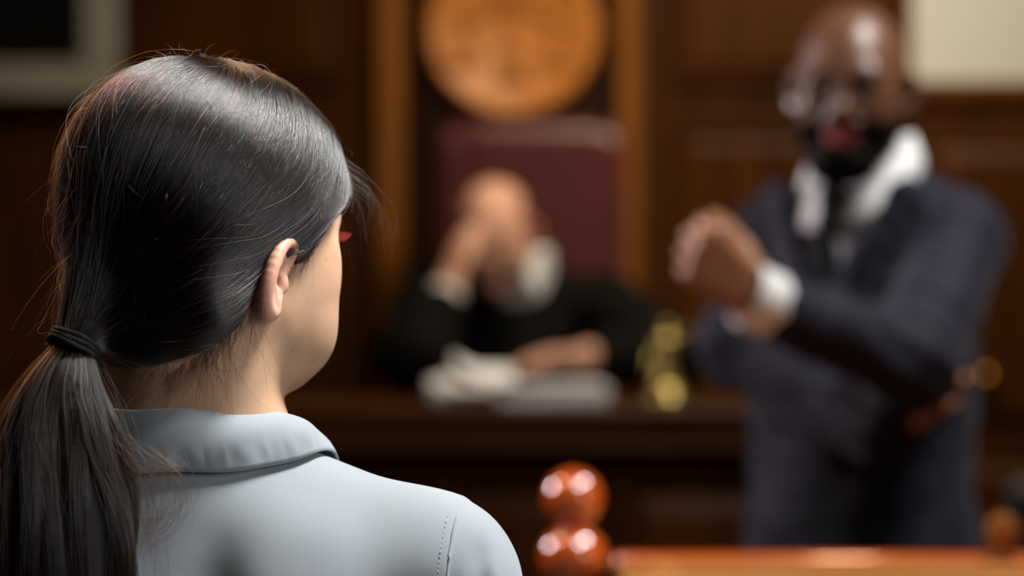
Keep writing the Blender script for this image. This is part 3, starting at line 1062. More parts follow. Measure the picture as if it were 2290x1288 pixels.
def eyes(parent, H, R, sc, look=0.0, name='eye'):
    for s in (-1, 1):
        c = np.array([s * .032, .0745, -.012])
        b = MB()
        rows = []
        for i in range(13):
            a = PI * i / 12
            rows.append([c + .0132 * np.array([math.sin(a) * math.cos(t), math.cos(a), math.sin(a) * math.sin(t)]) for t in np.linspace(0, 2 * PI, 20, endpoint=False)])
        b.grid([[H + R @ (p * sc) for p in r] for r in rows], False, True)
        e = b.build(name, M['eye'], parent, True)
        b = MB()
        rows = [[H + R @ (sc * (c + np.array([.0062 * k * math.cos(t) + look, .0131 - .0018 * k * k, .0062 * k * math.sin(t)]))) for t in np.linspace(0, 2 * PI, 18, endpoint=False)] for k in (0.05, .5, 1.0)]
        b.grid(rows, False, True)
        b.build('iris', M['iris'], e, True)


def hand_ops(f, W, d, n, s, curl=(0.3, 0.3, 0.3, 0.3), thumb=(0.6, 0.6, 0.25), sc=1.0, spread=0.08, k=0.006):
    """W wrist, d direction to the knuckles, n direction the palm faces, s direction of the thumb side"""
    W, d, n, s = [np.asarray(v, float) for v in (W, d, n, s)]
    d /= np.linalg.norm(d)
    n -= d * (n @ d)
    n /= np.linalg.norm(n)
    s -= d * (s @ d) + n * (s @ n)
    s /= np.linalg.norm(s)
    lat = (.030, .0105, -.0095, -.028)
    klen = (.088, .092, .087, .078)
    flen = (.072, .080, .074, .058)
    for i in range(4):
        K = W + (d * klen[i] + s * lat[i]) * sc
        f.cone(W + s * lat[i] * 0.6 * sc + d * .008 * sc, K, .0155 * sc, .0118 * sc, .010)
    for i in range(4):
        K = W + (d * klen[i] + s * lat[i]) * sc
        c = curl[i]
        a = 0.0
        p = K
        sd = d + s * spread * (1.5 - i)
        sd /= np.linalg.norm(sd)
        r = .0098 if i < 3 else .0085
        for j, (frac, ck) in enumerate(((.45, c), (.31, c * 1.15), (.24, c * .75))):
            a += ck
            q = p + (sd * math.cos(a) + n * math.sin(a)) * flen[i] * frac * sc
            f.cone(p, q, (r - .0009 * j) * sc, (r - .0009 * (j + 1)) * sc, .0035 if j else .006)
            p = q
    b0 = W + (d * .018 + s * .024 + n * .004) * sc
    td = s * thumb[0] + d * thumb[1] + n * thumb[2]
    td /= np.linalg.norm(td)
    m1 = b0 + td * .042 * sc
    f.cone(b0, m1, .0155 * sc, .0125 * sc, .012)
    t2 = td * .8 + d * .5 + n * (0.25 + thumb[2] * 0.5)
    t2 /= np.linalg.norm(t2)
    m2 = m1 + t2 * .034 * sc
    f.cone(m1, m2, .0118 * sc, .0100 * sc, .004)
    t3 = t2 * .8 + d * .3 + n * .3
    t3 /= np.linalg.norm(t3)
    f.cone(m2, m2 + t3 * .026 * sc, .0100 * sc, .0080 * sc, .004)
    return f


def join_np(parts):
    Vs, Fs, n = [], [], 0
    for V, F in parts:
        Vs.append(V)
        Fs.append(F + n)
        n += len(V)
    return np.concatenate(Vs), np.concatenate(Fs)


def shoe_mesh(parent, c, fwd, m):
    f_ = np.array([fwd[0], fwd[1], 0.0])
    f_ /= np.linalg.norm(f_)
    c = np.asarray(c, float)
    f = Sdf()
    f.cone(c - f_ * .05 + np.array([0, 0, .042]), c + f_ * .13 + np.array([0, 0, .034]), .040, .036, 0)
    f.cone(c - f_ * .045 + np.array([0, 0, .045]), c - f_ * .035 + np.array([0, 0, .09]), .038, .040, .02)
    f.isect(lambda P: c[2] - P[:, 2], .004)
    V, F = polygonise(f, c - .24, c + .24, .008)
    return link('shoe', np_mesh('shoe', V, F), m, parent)


def lr(base, l, r):
    return np.asarray(base) + np.asarray(l) * r
# ================================================================== the woman in the foreground
WH = at(470, 487, 1.60)                               # head origin
WS = 0.93                                             # head size

HT = math.radians(40)
WR = frame((math.sin(HT), math.cos(HT), -0.075), (0, 0, 1.0))
woman = thing('person', 'woman in a grey-blue shirt seen from behind with a dark ponytail', 'person', (WH[0], 1.6, 0))
WOFF = np.array([WH[0], 1.6, 0.0])


def wlink(name, V, F, m, parent=None):
    return link(name, np_mesh(name, V - WOFF.astype(np.float32) if parent is None or parent is woman else V, F), m, parent or woman)


NB = at(408, 930, 1.60)                               # centre of the neck at collar height
BT = math.radians(9)
BR = frame((math.sin(BT), math.cos(BT), 0), (0, 0, 1.0))


def bl(x, y, z):                                      # torso-local (right, forward, up from floor) -> world
    return np.array([NB[0], NB[1], 0]) + BR @ np.array([x, y, z])


def hw(x, y, z):                                      # head-local -> world
    return WH + WR @ (np.array([x, y, z]) * WS)


head = head_field('woman')
for s in (-1, 1):
    head.ell((s * .032, .056, -.082), (.026, .030, .027), .02)
ear_ops(head, (.0715, -.006, -.044), 1, 0.10, 0.86)
ear_ops(head, (-.0715, -.006, -.044), -1, 0.10, 0.86)
headW = local(head, WH, WR, WS)
f = Sdf()
nk = hw(0, -.022, -.055)
f.cone(nk, bl(0, .000, 1.27), .054, .056, 0)
f.add(headW, .030, (WH, .17))
f.cone(hw(.030, -.032, -.05), bl(.035, -.006, 1.26), .028, .034, .020)     # neck muscle
f.cone(hw(-.030, -.032, -.05), bl(-.035, -.006, 1.26), .028, .034, .020)
f.cone(bl(0, .01, 1.265), bl(0.13, 0.0, 1.205), .045, .035, .04)
f.cone(bl(0, .01, 1.265), bl(-0.13, 0.0, 1.205), .045, .035, .04)
f.isect(lambda P: 1.18 - P[:, 2], 0.01)
hlo = np.minimum(WH - .16, bl(-.2, -.12, 1.17))
hhi = np.maximum(WH + .16, bl(.2, .12, 1.2))
Vh, Fh = polygonise(f, hlo, hhi, .0020)
# body below the shirt: torso, arms, hands, legs
g = Sdf()
g.ell(bl(0, .02, 1.03), (.135, .088, .22), 0)
g.ell(bl(0, .01, .80), (.135, .09, .14), .06)
for s in (-1, 1):
    sh, el, wr = bl(s * .165, 0, 1.195), bl(s * .215, -.01, .93), bl(s * .205, .10, .74)
    g.cone(bl(s * .05, .01, 1.22), sh, .04, .04, .04)
    g.chain([sh, el], [.040, .033], .03)
    g.chain([el, wr], [.033, .023], .012)
    hand_ops(g, wr, wr - el, bl(-s, 0, 0) - bl(0, 0, 0), BR @ np.array([0, 1, .2]), (.35, .4, .45, .5), (.3, .8, .4), 0.9)
    hp, kn, an = bl(s * .075, .01, .76), bl(s * .08, .03, .42), bl(s * .085, .0, .07)
    g.chain([hp, kn], [.078, .052], .05)
    g.chain([kn, an], [.052, .035], .02)
Vb, Fb = polygonise(g, bl(-.34, -.17, 0.03), bl(.34, .25, 1.30), .008)
V, F = join_np([(Vh, Fh), (Vb, Fb)])
body = wlink('body', V, F, M['skin_f'])
Lc = (V - WH.astype(np.float32)) @ WR.astype(np.float32) / WS
base = np.tile(np.array([0.375, 0.218, 0.132], np.float32), (len(V), 1))


def mixc(c, col, wgt):
    return c * (1 - wgt[:, None]) + np.asarray(col, np.float32) * wgt[:, None]


lipm = np.exp(-(((Lc[:, 2] + .0695) / .0085) ** 2) - ((Lc[:, 0] / .022) ** 2) ** 2) * (Lc[:, 1] > .08)
base = mixc(base, (.55, .20, .18), np.clip(lipm * 1.3, 0, 1))
ck = np.exp(-(((Lc[:, 2] + .035) / .03) ** 2) - ((np.abs(Lc[:, 0]) - .05) / .022) ** 2 - ((Lc[:, 1] - .06) / .03) ** 2)
base = mixc(base, (.50, .24, .16), ck * .5)
er = np.exp(-(((Lc[:, 2] + .04) / .035) ** 2) - ((np.abs(Lc[:, 0]) - .086) / .014) ** 2 - ((Lc[:, 1] + .010) / .03) ** 2)
base = mixc(base, (.56, .26, .19), np.clip(er * .9, 0, 1))
brow = np.exp(-(((Lc[:, 2] - .011 - .004 * np.cos((np.abs(Lc[:, 0]) - .03) * 60)) / .0042) ** 2) - (((np.abs(Lc[:, 0]) - .034) / .021) ** 2) ** 2) * (Lc[:, 1] > .055)
base = mixc(base, (.05, .03, .02), np.clip(brow * 1.2, 0, .9))
# small moles on the cheek and jaw
for px, py in ((636, 668), (740, 583), (660, 792)):
    tgt = at(px, py, 1.56)
    rayd = (tgt - np.array([0, 0, CAMZ]))
    rayd /= np.linalg.norm(rayd)
    q = V[:len(Vh)] - np.array([0, 0, CAMZ], np.float32)
    tt = q @ rayd.astype(np.float32)
    dist = np.sqrt(np.maximum(((q - tt[:, None] * rayd.astype(np.float32)) ** 2).sum(1), 0))
    near = np.where(dist < .003, tt, 9)
    c0 = V[:len(Vh)][near.argmin()]
    dd = np.sqrt(((V - c0) ** 2).sum(1))
    base = mixc(base, (.16, .08, .05), np.clip(1.3 - dd / .0011, 0, .75))
colour(body.data, base)
eyes(woman, WH - WOFF, WR, WS)

# eyelashes
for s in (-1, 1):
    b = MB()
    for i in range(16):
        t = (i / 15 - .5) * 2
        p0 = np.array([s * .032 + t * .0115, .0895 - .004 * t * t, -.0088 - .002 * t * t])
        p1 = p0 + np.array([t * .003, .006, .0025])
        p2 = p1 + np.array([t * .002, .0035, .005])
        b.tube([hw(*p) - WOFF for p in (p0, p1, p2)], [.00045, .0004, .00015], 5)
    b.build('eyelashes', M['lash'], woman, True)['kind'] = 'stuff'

# ------------------------------------------------------------------ hair
TIE = np.array([0.0, -.1165, -.0975])                  # where the elastic sits (head-local)
hs = Sdf()
hs.ell((0, -.012, .026), (.0835, .1030, .0850), 0)
hs.ell((0, .018, .012), (.0775, .086, .078), .03)
hs.ell((0, -.035, -.02), (.071, .070, .072), .03)
hs.ell((0, -.052, -.082), (.052, .043, .036), .03)
for s in (-1, 1):
    hs.ell((s * .046, -.038, -.062), (.027, .034, .036), .02)
hs.cone((0, -.060, -.045), TIE, .044, .0085, .014)
hs.cone((.0, -.080, .015), TIE + np.array([0, .001, 0]), .031, .0085, .012)
YL = np.array([-.2, -.080, -.066, -.052, -.038, -.027, -.0200, -.0180, -.0134, -.0051, .0078, .0265, .0345, .0365, .0389, .0537, .0619, .09])
ZL = np.array([-.14, -.116, -.112, -.104, -.092, -.080, -.0640, -.0500, -.0345, -.0215, -.0250, -.0310, -.0300, -.0150, -.0002, .0092, .0149, .03])


def hairline(P):
    """>0 where hair grows (head-local)"""
    zl = np.interp(P[:, 1], YL, ZL)
    front = np.clip((P[:, 1] - .045) / .03, 0, 1)
    zl = zl + front * .052 * (1 - np.clip(np.abs(P[:, 0]) / .060, 0, 1) ** 1.5)
    return P[:, 2] - zl


cap = Sdf()
cap.add(lambda P: hs(P) + .0025)
cap.isect(lambda P: -hairline(P) * .8 + .002, .004)
Vc, Fc = polygonise(local(cap, WH, WR, WS), WH - .19, WH + .17, .003)
hair = wlink('hair', Vc, Fc, M['scalp'])
HOFF = WOFF


def flow(P, part_x=0.004):
    """combing direction on the head: away from the parting, then back and down to the elastic"""
    toT = TIE - P
    dT = np.linalg.norm(toT, axis=1, keepdims=True)
    toT = toT / (dT + 1e-6)
    sg = np.where(P[:, 0] >= part_x, 1.0, -1.0)
    ang = np.arctan2(np.abs(P[:, 0] - part_x), np.maximum(P[:, 2] + .02, 1e-3))      # 0 at the parting
    frontness = sstep(-.055, .05, P[:, 1])
    wd = (1 - sstep(.25, 1.45, ang)) * (1.75 * frontness)
    dn = np.stack([sg * np.cos(ang), np.full(len(P), -.10), -np.sin(ang)], 1)
    d = toT * (1 - .5 * np.clip(wd, 0, 1))[:, None] + dn * wd[:, None]
    # hair in front of the ear first drops, then sweeps back over the ear
    return d / (np.linalg.norm(d, axis=1, keepdims=True) + 1e-9)


def comb(P0, steps, length, off, jitter=0.0, grow=None):
    """trace strands over the hair surface from P0; off = height above it"""
    N = len(P0)
    P = P0.astype(np.float32).copy()
    out = np.zeros((N, steps, 3), np.float32)
    alive = np.ones(N, bool)
    jit = rng.normal(0, jitter, (N, 3)).astype(np.float32)
    for i in range(steps):
        out[:, i] = P
        dT = np.linalg.norm(TIE - P, axis=1)
        d = flow(P) + jit * min(1.0, i / 4)
        g_ = gradient(hs, P, .001)
        g_ /= np.linalg.norm(g_, axis=1, keepdims=True) + 1e-6
        d = d - g_ * (d * g_).sum(1, keepdims=True)
        d /= np.linalg.norm(d, axis=1, keepdims=True) + 1e-6
        st = np.minimum(length / steps, np.maximum(dT - .010, 0) * .5)
        P = P + d * st[:, None]
        t = (i + 1) / steps
        o_t = off * (grow(t) if grow else 1.0)
        dv = hs(P) - o_t
        P = (P - g_ * dv[:, None]).astype(np.float32)
        low = np.where(P[:, 1] > -.012, np.maximum(.0004 - hairline(P), 0), 0)     # keep above the front hairline
        P[:, 2] += np.minimum(low, .006)
    return out


def scalp_points(n):
    """random points on the hair surface inside the hairline"""
    out = []
    tot = 0
    while tot < n:
        v = rng.normal(size=(n * 3, 3))
        v /= np.linalg.norm(v, axis=1, keepdims=True)
        P = (np.array([0, -.015, .015]) + v * np.array([.08, .10, .085])).astype(np.float32)
        for _ in range(3):
            P = project(hs, P, .001)
        ok = hairline(P) > .001
        P = P[ok]
        out.append(P)
        tot += len(P)
    return np.concatenate(out)[:n]


def toW(pts):
    return (pts * WS @ WR.T + (WH - WOFF)).astype(np.float32)


NS = 30000
P0 = scalp_points(NS)
# many strands start along the parting so that their roots do not show
part = np.stack([.004 + rng.normal(0, .0022, 9000), rng.uniform(-.055, .088, 9000), np.full(9000, .1)], 1).astype(np.float32)
for _ in range(6):
    g_ = gradient(hs, part, .001)
    part[:, 2] -= hs(part) / np.maximum(g_[:, 2], .25)
P0 = np.concatenate([P0, part[(hairline(part) > 0) & (part[:, 1] > -.03)]])
off = np.abs(rng.normal(0, .0009, len(P0))).astype(np.float32) + .0002
clump = vnoise(P0 * np.array([1, 1, 1]), 260, 3) * .0010
S = comb(P0, 22, .30, off + np.maximum(clump, 0), .055)
rad = np.full(22, .000075, np.float32)
rad[-1] = .00004
hs_o = curves_obj('hair_strands', toW(S), rad, M['hair'], hair)
hs_o['kind'] = 'stuff'

# flyaways lifting off the head
P1 = scalp_points(420)
lift = np.abs(rng.normal(0, .0035, 420)).astype(np.float32) + .001
F1 = comb(P1, 12, .11, lift, .30, lambda t: math.sin(t * PI) ** .7 + .15)
# short broken hairs sticking up along the crown
P2 = np.concatenate([part[rng.integers(0, len(part), 240)], scalp_points(260)])
g2 = gradient(hs, P2, .001)
dirs = flow(P2) * .7 + g2 * rng.uniform(.2, 1.0, (len(P2), 1)) + rng.normal(0, .35, (len(P2), 3))
dirs /= np.linalg.norm(dirs, axis=1, keepdims=True)
L2 = rng.uniform(.006, .030, (len(P2), 1))
F2 = np.stack([P2 + dirs * L2 * t - g2 * (L2 * .5 * t * t) for t in np.linspace(0, 1, 12)], 1)
# wisps in front of the forehead
P3 = np.stack([rng.uniform(.0, .05, 60), np.full(60, .088), rng.uniform(.028, .062, 60)], 1).astype(np.float32)
for _ in range(3):
    P3 = project(hs, P3, .001)
w3 = rng.normal(0, 1, (60, 3))
F3 = np.stack([P3 + np.array([.006, .016, -.006]) * np.sin(t * 2.2)[None] * (1 + .5 * w3[:, :1]) + np.array([.008, .004, -.034]) * t * t * (.9 + .35 * w3[:, 1:2]) + .003 * w3 * t for t in np.linspace(0, 1, 12)], 1)
# nape wisps: loose short hairs below the hairline on the neck
n4 = 250
path_px = np.array([(575, 655), (545, 700), (515, 735), (480, 765), (445, 800), (400, 822), (330, 832), (250, 825)], float)
u4 = rng.beta(1.3, 1.6, n4) * 7
i4 = np.minimum(u4.astype(int), 6)
px4 = path_px[i4] + (path_px[i4 + 1] - path_px[i4]) * (u4 - i4)[:, None] + rng.normal(0, 9, (n4, 2))
ray = np.stack([(px4[:, 0] - 1145) / FPX, np.ones(n4), -(px4[:, 1] - 644) / FPX], 1)
ray /= np.linalg.norm(ray, axis=1, keepdims=True)
t4 = np.full(n4, 1.35)
for _ in range(60):
    t4 += np.clip(f((np.array([0, 0, CAMZ]) + ray * t4[:, None]).astype(np.float32)), -.02, .05) * .8
P4 = ((np.array([0, 0, CAMZ]) + ray * t4[:, None] - WH) @ WR / WS).astype(np.float32)
neckL = lambda P: f((P * WS @ WR.T.astype(np.float32)) + WH.astype(np.float32)) / WS
yy = P4[:, 1]
F4 = np.zeros((n4, 12, 3), np.float32)
p = P4.copy()
vd = np.stack([rng.normal(0, .12, n4), rng.normal(-.15, .30, n4) + (yy + .05) * 6, rng.uniform(-1.2, -.6, n4)], 1)
L4 = rng.uniform(.012, .040, n4) + .035 * (rng.random(n4) < .15)
curlv = rng.normal(0, .13, (n4, 3)) + np.array([0, .10, 0])
for i in range(12):
    F4[:, i] = p
    vd = vd + curlv * .16 + np.array([0, -.02, .03])
    dd = vd / np.linalg.norm(vd, axis=1, keepdims=True)
    p = (p + dd * (L4 / 11)[:, None]).astype(np.float32)
    dv = neckL(p) - (.0006 + .003 * (i / 11) ** 2)
    g_ = gradient(neckL, p, .001)
    p = (p - g_ * np.minimum(dv, .0015)[:, None]).astype(np.float32)
# sideburn wisps before the ear
n5 = 170
yy = rng.uniform(.010, .040, n5)
P5 = np.stack([np.full(n5, .07), yy, np.interp(yy, YL, ZL) + rng.uniform(.0, .012, n5)], 1).astype(np.float32)
P5[n5 // 2:, 0] *= -1
for _ in range(5):
    P5 = project(neckL, P5, .001, lim=.03)
F5 = np.zeros((n5, 12, 3), np.float32)
p = P5.copy()
vd = np.stack([rng.normal(0, .1, n5), rng.normal(-.45, .35, n5), np.full(n5, -1.0)], 1)
L5 = rng.uniform(.008, .024, n5)
L5[:8] = rng.uniform(.03, .05, 8)
for i in range(12):
    F5[:, i] = p
    dd = vd / np.linalg.norm(vd, axis=1, keepdims=True)
    vd = vd + rng.normal(0, .06, (n5, 3))
    p = (p + dd * (L5 / 11)[:, None]).astype(np.float32)
    dv = neckL(p) - .0008
    g_ = gradient(neckL, p, .001)
    p = (p - g_ * dv[:, None]).astype(np.float32)
# single long loose hairs arching over the head and past the tie
n6 = 60
P6 = scalp_points(n6)
F6 = comb(P6, 12, .20, np.abs(rng.normal(0, .006, n6)).astype(np.float32), .12, lambda t: math.sin(t * PI))
# hairs standing off the back edge
n7 = 120
P7 = np.stack([rng.normal(-.03, .02, n7), np.full(n7, -.12), rng.uniform(-.085, .03, n7)], 1).astype(np.float32)
for _ in range(4):
    P7 = project(hs, P7, .001, lim=.05)
g7 = gradient(hs, P7, .001)
d7 = g7 * rng.uniform(.1, .9, (n7, 1)) + np.array([-.2, 0, -.8]) + rng.normal(0, .3, (n7, 3))
L7 = rng.uniform(.005, .020, (n7, 1)) + .025 * (rng.random((n7, 1)) < .12)
F7 = np.stack([P7 + d7 * L7 * t + np.array([0, .2, -.4]) * L7 * t * t for t in np.linspace(0, 1, 12)], 1)
wisps = np.concatenate([F1, F2, F3, F4, F5, F6, F7]).astype(np.float32)
wr_ = np.linspace(.000085, .000035, 12).astype(np.float32)
curves_obj('loose_hairs', toW(wisps), wr_, M['hair_wisp'], hair)['kind'] = 'stuff'

# ------------------------------------------------------------------ ponytail (world-space path below the elastic)
T0 = hw(*TIE)
back = WR @ np.array([0, -1, 0])
tx = np.array([1.0, 0, 0])
axis_pts = [T0 + WR @ np.array([0, .012, .012]), T0, at(140, 860, 1.500), at(140, 980, 1.490), at(150, 1120, 1.485), at(150, 1288, 1.485), at(155, 1480, 1.49), at(160, 1640, 1.50)]
axis_w = [.0125, .0128, .025, .037, .044, .047, .046, .022]           # half width across the picture
axis_d = [.011, .011, .016, .019, .021, .021, .018, .010]            # half depth


def path(t, arr):
    arr = np.asarray(arr, float)
    u = np.clip(t, 0, 1) * (len(arr) - 1)
    i = np.clip(np.floor(u).astype(int), 0, len(arr) - 2)
    fr_ = (u - i)
    p0, p1, p2, p3 = arr[np.maximum(i - 1, 0)], arr[i], arr[i + 1], arr[np.minimum(i + 2, len(arr) - 1)]
    if arr.ndim == 2:
        fr_ = fr_[..., None]
    return .5 * (2 * p1 + (p2 - p0) * fr_ + (2 * p0 - 5 * p1 + 4 * p2 - p3) * fr_ ** 2 + (3 * p1 - p0 - 3 * p2 + p3) * fr_ ** 3)


def tail(n, K, core=1.0, jit=.0015, tmax=1.0, seedoff=0):
    a = rng.uniform(0, 2 * PI, n)
    r = np.sqrt(rng.uniform(.25, 1, n)) * core
    tm = np.clip(tmax * (1 - np.abs(rng.normal(0, .10, n))), .3, 1)
    nl = 34                                                           # locks the strands gather into
    la = rng.uniform(0, 2 * PI, nl)
    lr_ = np.sqrt(rng.uniform(.15, 1, nl)) * core
    li = np.argmin((np.cos(a)[:, None] * r[:, None] - np.cos(la) * lr_) ** 2 + (np.sin(a)[:, None] * r[:, None] - np.sin(la) * lr_) ** 2, axis=1)
    ph = rng.uniform(0, 6.28, (nl, 2))
    am = rng.uniform(.3, 1, nl)
    ph_i = rng.uniform(0, 6.28, (n, 2))
    S = np.zeros((n, K, 3), np.float32)
    for k in range(K):
        t = tm * k / (K - 1)
        c = path(t, axis_pts)
        wv = path(t, axis_w)
        dv = path(t, axis_d)
        g_ = .62 * sstep(.1, .8, t)
        u = np.cos(a) * r * (1 - g_) + np.cos(la[li]) * lr_[li] * g_
        v = np.sin(a) * r * (1 - g_) + np.sin(la[li]) * lr_[li] * g_
        amp = sstep(.12, .6, t)
        u = u + amp * .14 * am[li] * np.sin(ph[li, 0] + t * 9)
        v = v + amp * .14 * am[li] * np.sin(ph[li, 1] + t * 8)
        j = jit * amp
        S[:, k] = c + tx * (u * wv + j * np.sin(ph_i[:, 0] + t * 14))[:, None] + np.array([0, 1, 0]) * (v * dv + j * np.sin(ph_i[:, 1] + t * 11))[:, None]
    return S - WOFF.astype(np.float32)


pt = MB()
rows = []
for t in np.linspace(0, .96, 26):
    c = path(np.array([t]), axis_pts)[0]
    wv, dv = float(path(np.array([t]), axis_w)[0]) * .8, float(path(np.array([t]), axis_d)[0]) * .7
    rows.append([c - WOFF + tx * (wv * math.cos(q)) + np.array([0, 1, 0]) * (dv * math.sin(q)) for q in np.linspace(0, 2 * PI, 24, endpoint=False)])
pt.grid(rows, False, True)
pony = pt.build('ponytail', M['scalp'], woman, True)
TS = tail(8500, 26, 1.0, .0020)
curves_obj('ponytail_strands', TS, np.linspace(.00008, .00006, 26), M['hair_tail'], pony)['kind'] = 'stuff'
# loose outer hairs of the ponytail, and those curling on the shirt
TL = tail(260, 26, 1.22, .006)
n8 = 90
cur = np.zeros((n8, 26, 3), np.float32)
for i in range(n8):
    p0 = at(rng.uniform(230, 300), rng.uniform(960, 1060), 1.483)
    p3 = at(rng.uniform(280, 330), rng.uniform(1150, 1240), 1.478)
    ex = rng.uniform(330, 480)
    p1 = at(ex - 30, rng.uniform(990, 1080), 1.474)
    p2 = at(ex + 20, rng.uniform(1130, 1220), 1.474)
    if rng.random() < .4:
        p0 = at(rng.uniform(300, 420), rng.uniform(1010, 1050), 1.480)
    for k in range(26):
        t = k / 25
        cur[i, k] = (1 - t) ** 3 * p0 + 3 * (1 - t) ** 2 * t * p1 + 3 * (1 - t) * t * t * p2 + t ** 3 * p3 + np.array([.002 * math.sin(5 * t + i), 0, .002 * math.cos(4 * t + i)])
cur -= WOFF.astype(np.float32)
curves_obj('loose_hairs', np.concatenate([TL, cur]), np.linspace(.00007, .00003, 26), M['hair_wisp'], pony)['kind'] = 'stuff'

# elastic
el_ = MB()
axd = (path(np.array([.19]), axis_pts)[0] - path(np.array([.06]), axis_pts)[0])
axd /= np.linalg.norm(axd)
e_up = -(axd * .55 + np.array([-.34, 0, -.80]) * .45)
e_up /= np.linalg.norm(e_up)
e1 = np.cross(e_up, [0, 1, 0])
e1 /= np.linalg.norm(e1)
e2 = np.cross(e_up, e1)
for q in range(3):
    ring = []
    for k in range(40):
        t = 2 * PI * k / 40
        cc = T0 - WOFF + e_up * ((q - 1) * .0029 + .0006 * math.sin(3 * t + q))
        rows_ = []
        dr = e1 * math.cos(t) + e2 * math.sin(t)
        ctr = cc + e1 * (.0160 * math.cos(t)) + e2 * (.0156 * math.sin(t))
        ring.append([ctr + dr * (.0019 * math.cos(v)) + e_up * (.0019 * math.sin(v)) for v in np.linspace(0, 2 * PI, 8, endpoint=False)])
    el_.grid(ring, True, True)
el_.build('hair_elastic', M['elastic'], woman, True)

# ------------------------------------------------------------------ shirt
sf = Sdf()
sf.ell((0, .015, 1.03), (.150, .105, .235), 0)
sf.ell((0, -.035, 1.13), (.125, .062, .12), .05)
sf.ell((0, .01, .78), (.150, .112, .20), .08)
for s in (-1, 1):
    sf.cone((s * .035, -.004, 1.238), (s * .165, .000, 1.1915), .050, .050, .045)
    sf.ell((s * .09, -.045, 1.13), (.075, .045, .09), .05)
    sf.chain([(s * .170, 0, 1.188), (s * .222, -.01, .93)], [.054, .046], .03)
    sf.chain([(s * .222, -.01, .93), (s * .208, .10, .76)], [.046, .036], .02)
    sf.cone((s * .208, .10, .76), (s * .2065, .112, .738), .034, .034, .004)
sf.cone((0, .0, 1.235), (0, .004, 1.29), .062, .0585, .028)
sf.isect(lambda P: P[:, 2] - (1.283 - .25 * np.maximum(P[:, 1], 0)), .004)
sf.isect(lambda P: .66 - P[:, 2], .004)
sf.sub(lambda P: np.sqrt((P[:, 0] / .053) ** 2 + (P[:, 1] / .056) ** 2) * .053 - .053 + np.where(P[:, 2] < 1.24, .1, 0), .003)


def shirtL(P):
    d = sf(P)
    ax = np.abs(P[:, 0])
    # armhole seam: the bodice lies over the sleeve
    seam = .1905 - .045 * (1.235 - P[:, 2]) - .25 * (P[:, 1] + .01) ** 2
    e = ax - seam
    d = d + .0014 * sstep(-.003, .003, e)
    # pulls in the sleeve head
    d = d + .0030 * np.exp(-((e - .016 - .18 * (1.215 - P[:, 2])) / .006) ** 2) * sstep(1.23, 1.205, P[:, 2]) * sstep(1.15, 1.19, P[:, 2])
    d = d - .0026 * np.exp(-((e - .028 - .2 * (1.20 - P[:, 2])) / .007) ** 2) * sstep(1.215, 1.19, P[:, 2])
    # yoke seam across the back with puckers
    yz = 1.184 + .004 * np.cos(P[:, 0] * 14)
    pk = np.sin(P[:, 0] * 460 + 2 * np.sin(P[:, 0] * 130)) * .0006 * np.exp(-((P[:, 2] - yz) / .006) ** 2)
    d = d + np.where(P[:, 1] < 0, pk + .0012 * np.exp(-((P[:, 2] - yz) / .0012) ** 2), 0)
    # soft drag folds in the back
    u = P[:, 0] * .8 + (P[:, 2] - 1.2) * .9
    d = d + .0016 * np.sin(u * 60 + 1.2) * sstep(1.23, 1.17, P[:, 2]) * sstep(-.05, .05, -P[:, 1] + .03) + .0012 * vnoise(P, 38, 5)
    # hollow beside the spine
    d = d + .008 * np.exp(-((P[:, 0] - .045) / .022) ** 2 - ((P[:, 2] - 1.185) / .04) ** 2) * (P[:, 1] < 0)
    return d


BO = np.array([NB[0], NB[1], 0.0])
shirtW = local(shirtL, BO, BR)
Vs, Fs = polygonise(shirtW, bl(0, 0, 0) + np.array([-.32, -.18, .62]), bl(0, 0, 0) + np.array([.32, .22, 1.32]), .0032)
shirt = wlink('shirt', Vs, Fs, M['shirt'])

# collar: stand and fall swept around the neck
b = MB()
rows = []
nphi, nv = 150, 26
for i in range(nphi):
    ph = -2.75 + 5.5 * i / (nphi - 1)                # 0 = back of the neck
    s_, c_ = math.sin(ph), math.cos(ph)
    fr_ = sstep(1.3, 2.75, np.array([abs(ph)]))[0]
    side = math.sin(min(abs(ph), PI / 2)) ** 2
    pin = np.array([.0545 * s_, -.0580 * c_ + .002, 1.268 - .030 * fr_])
    ptop = np.array([(.0595 + .001 * side) * s_, -.0655 * c_ + .002, 1.3000 - .052 * fr_ + .0006 * math.sin(ph * 7)])
    rlx, rly = .0985 + .004 * fr_, .0840 + .02 * fr_
    plow = np.array([rlx * s_, -rly * c_ + .002, 1.2660 + .0105 * side - .060 * fr_ + .0008 * math.sin(ph * 9)])
    for it in range(5):                              # rest the lower edge on the shirt
        plow = project(shirtL, np.array([plow], np.float32), .001, lim=.01, off=.0040)[0].astype(float)
    row = []
    for v in range(nv):
        t = v / (nv - 1)
        if t < .3:
            k = t / .3
            p = pin * (1 - k) + ptop * k
        elif t < .42:
            k = (t - .3) / .12
            rad_ = .0022
            outd = np.array([s_, -c_, 0])
            p = ptop + outd * rad_ * (1 - math.cos(k * PI)) + np.array([0, 0, rad_ * math.sin(k * PI)])
        else:
            k = (t - .42) / .58
            outd = np.array([s_, -c_, 0])
            st_ = ptop + outd * .0044
            p = st_ * (1 - k) + plow * k
            bul = math.sin(k * PI) * (.0045 + .0035 * side)
            p = p + (outd * .7 + np.array([0, 0, .7])) * bul
            wob = .0006 * math.sin(ph * 46 + 2.1 * math.sin(ph * 13)) * math.exp(-((k - .80) / .12) ** 2) + .0016 * math.sin(ph * 9 + k * 4) * math.sin(k * PI)
            p = p + outd * wob
        row.append(p)
    rows.append(row)
A = np.array(rows)
du = np.gradient(A, axis=0)
dv = np.gradient(A, axis=1)
nn = np.cross(du, dv)
nn /= np.linalg.norm(nn, axis=2, keepdims=True) + 1e-9
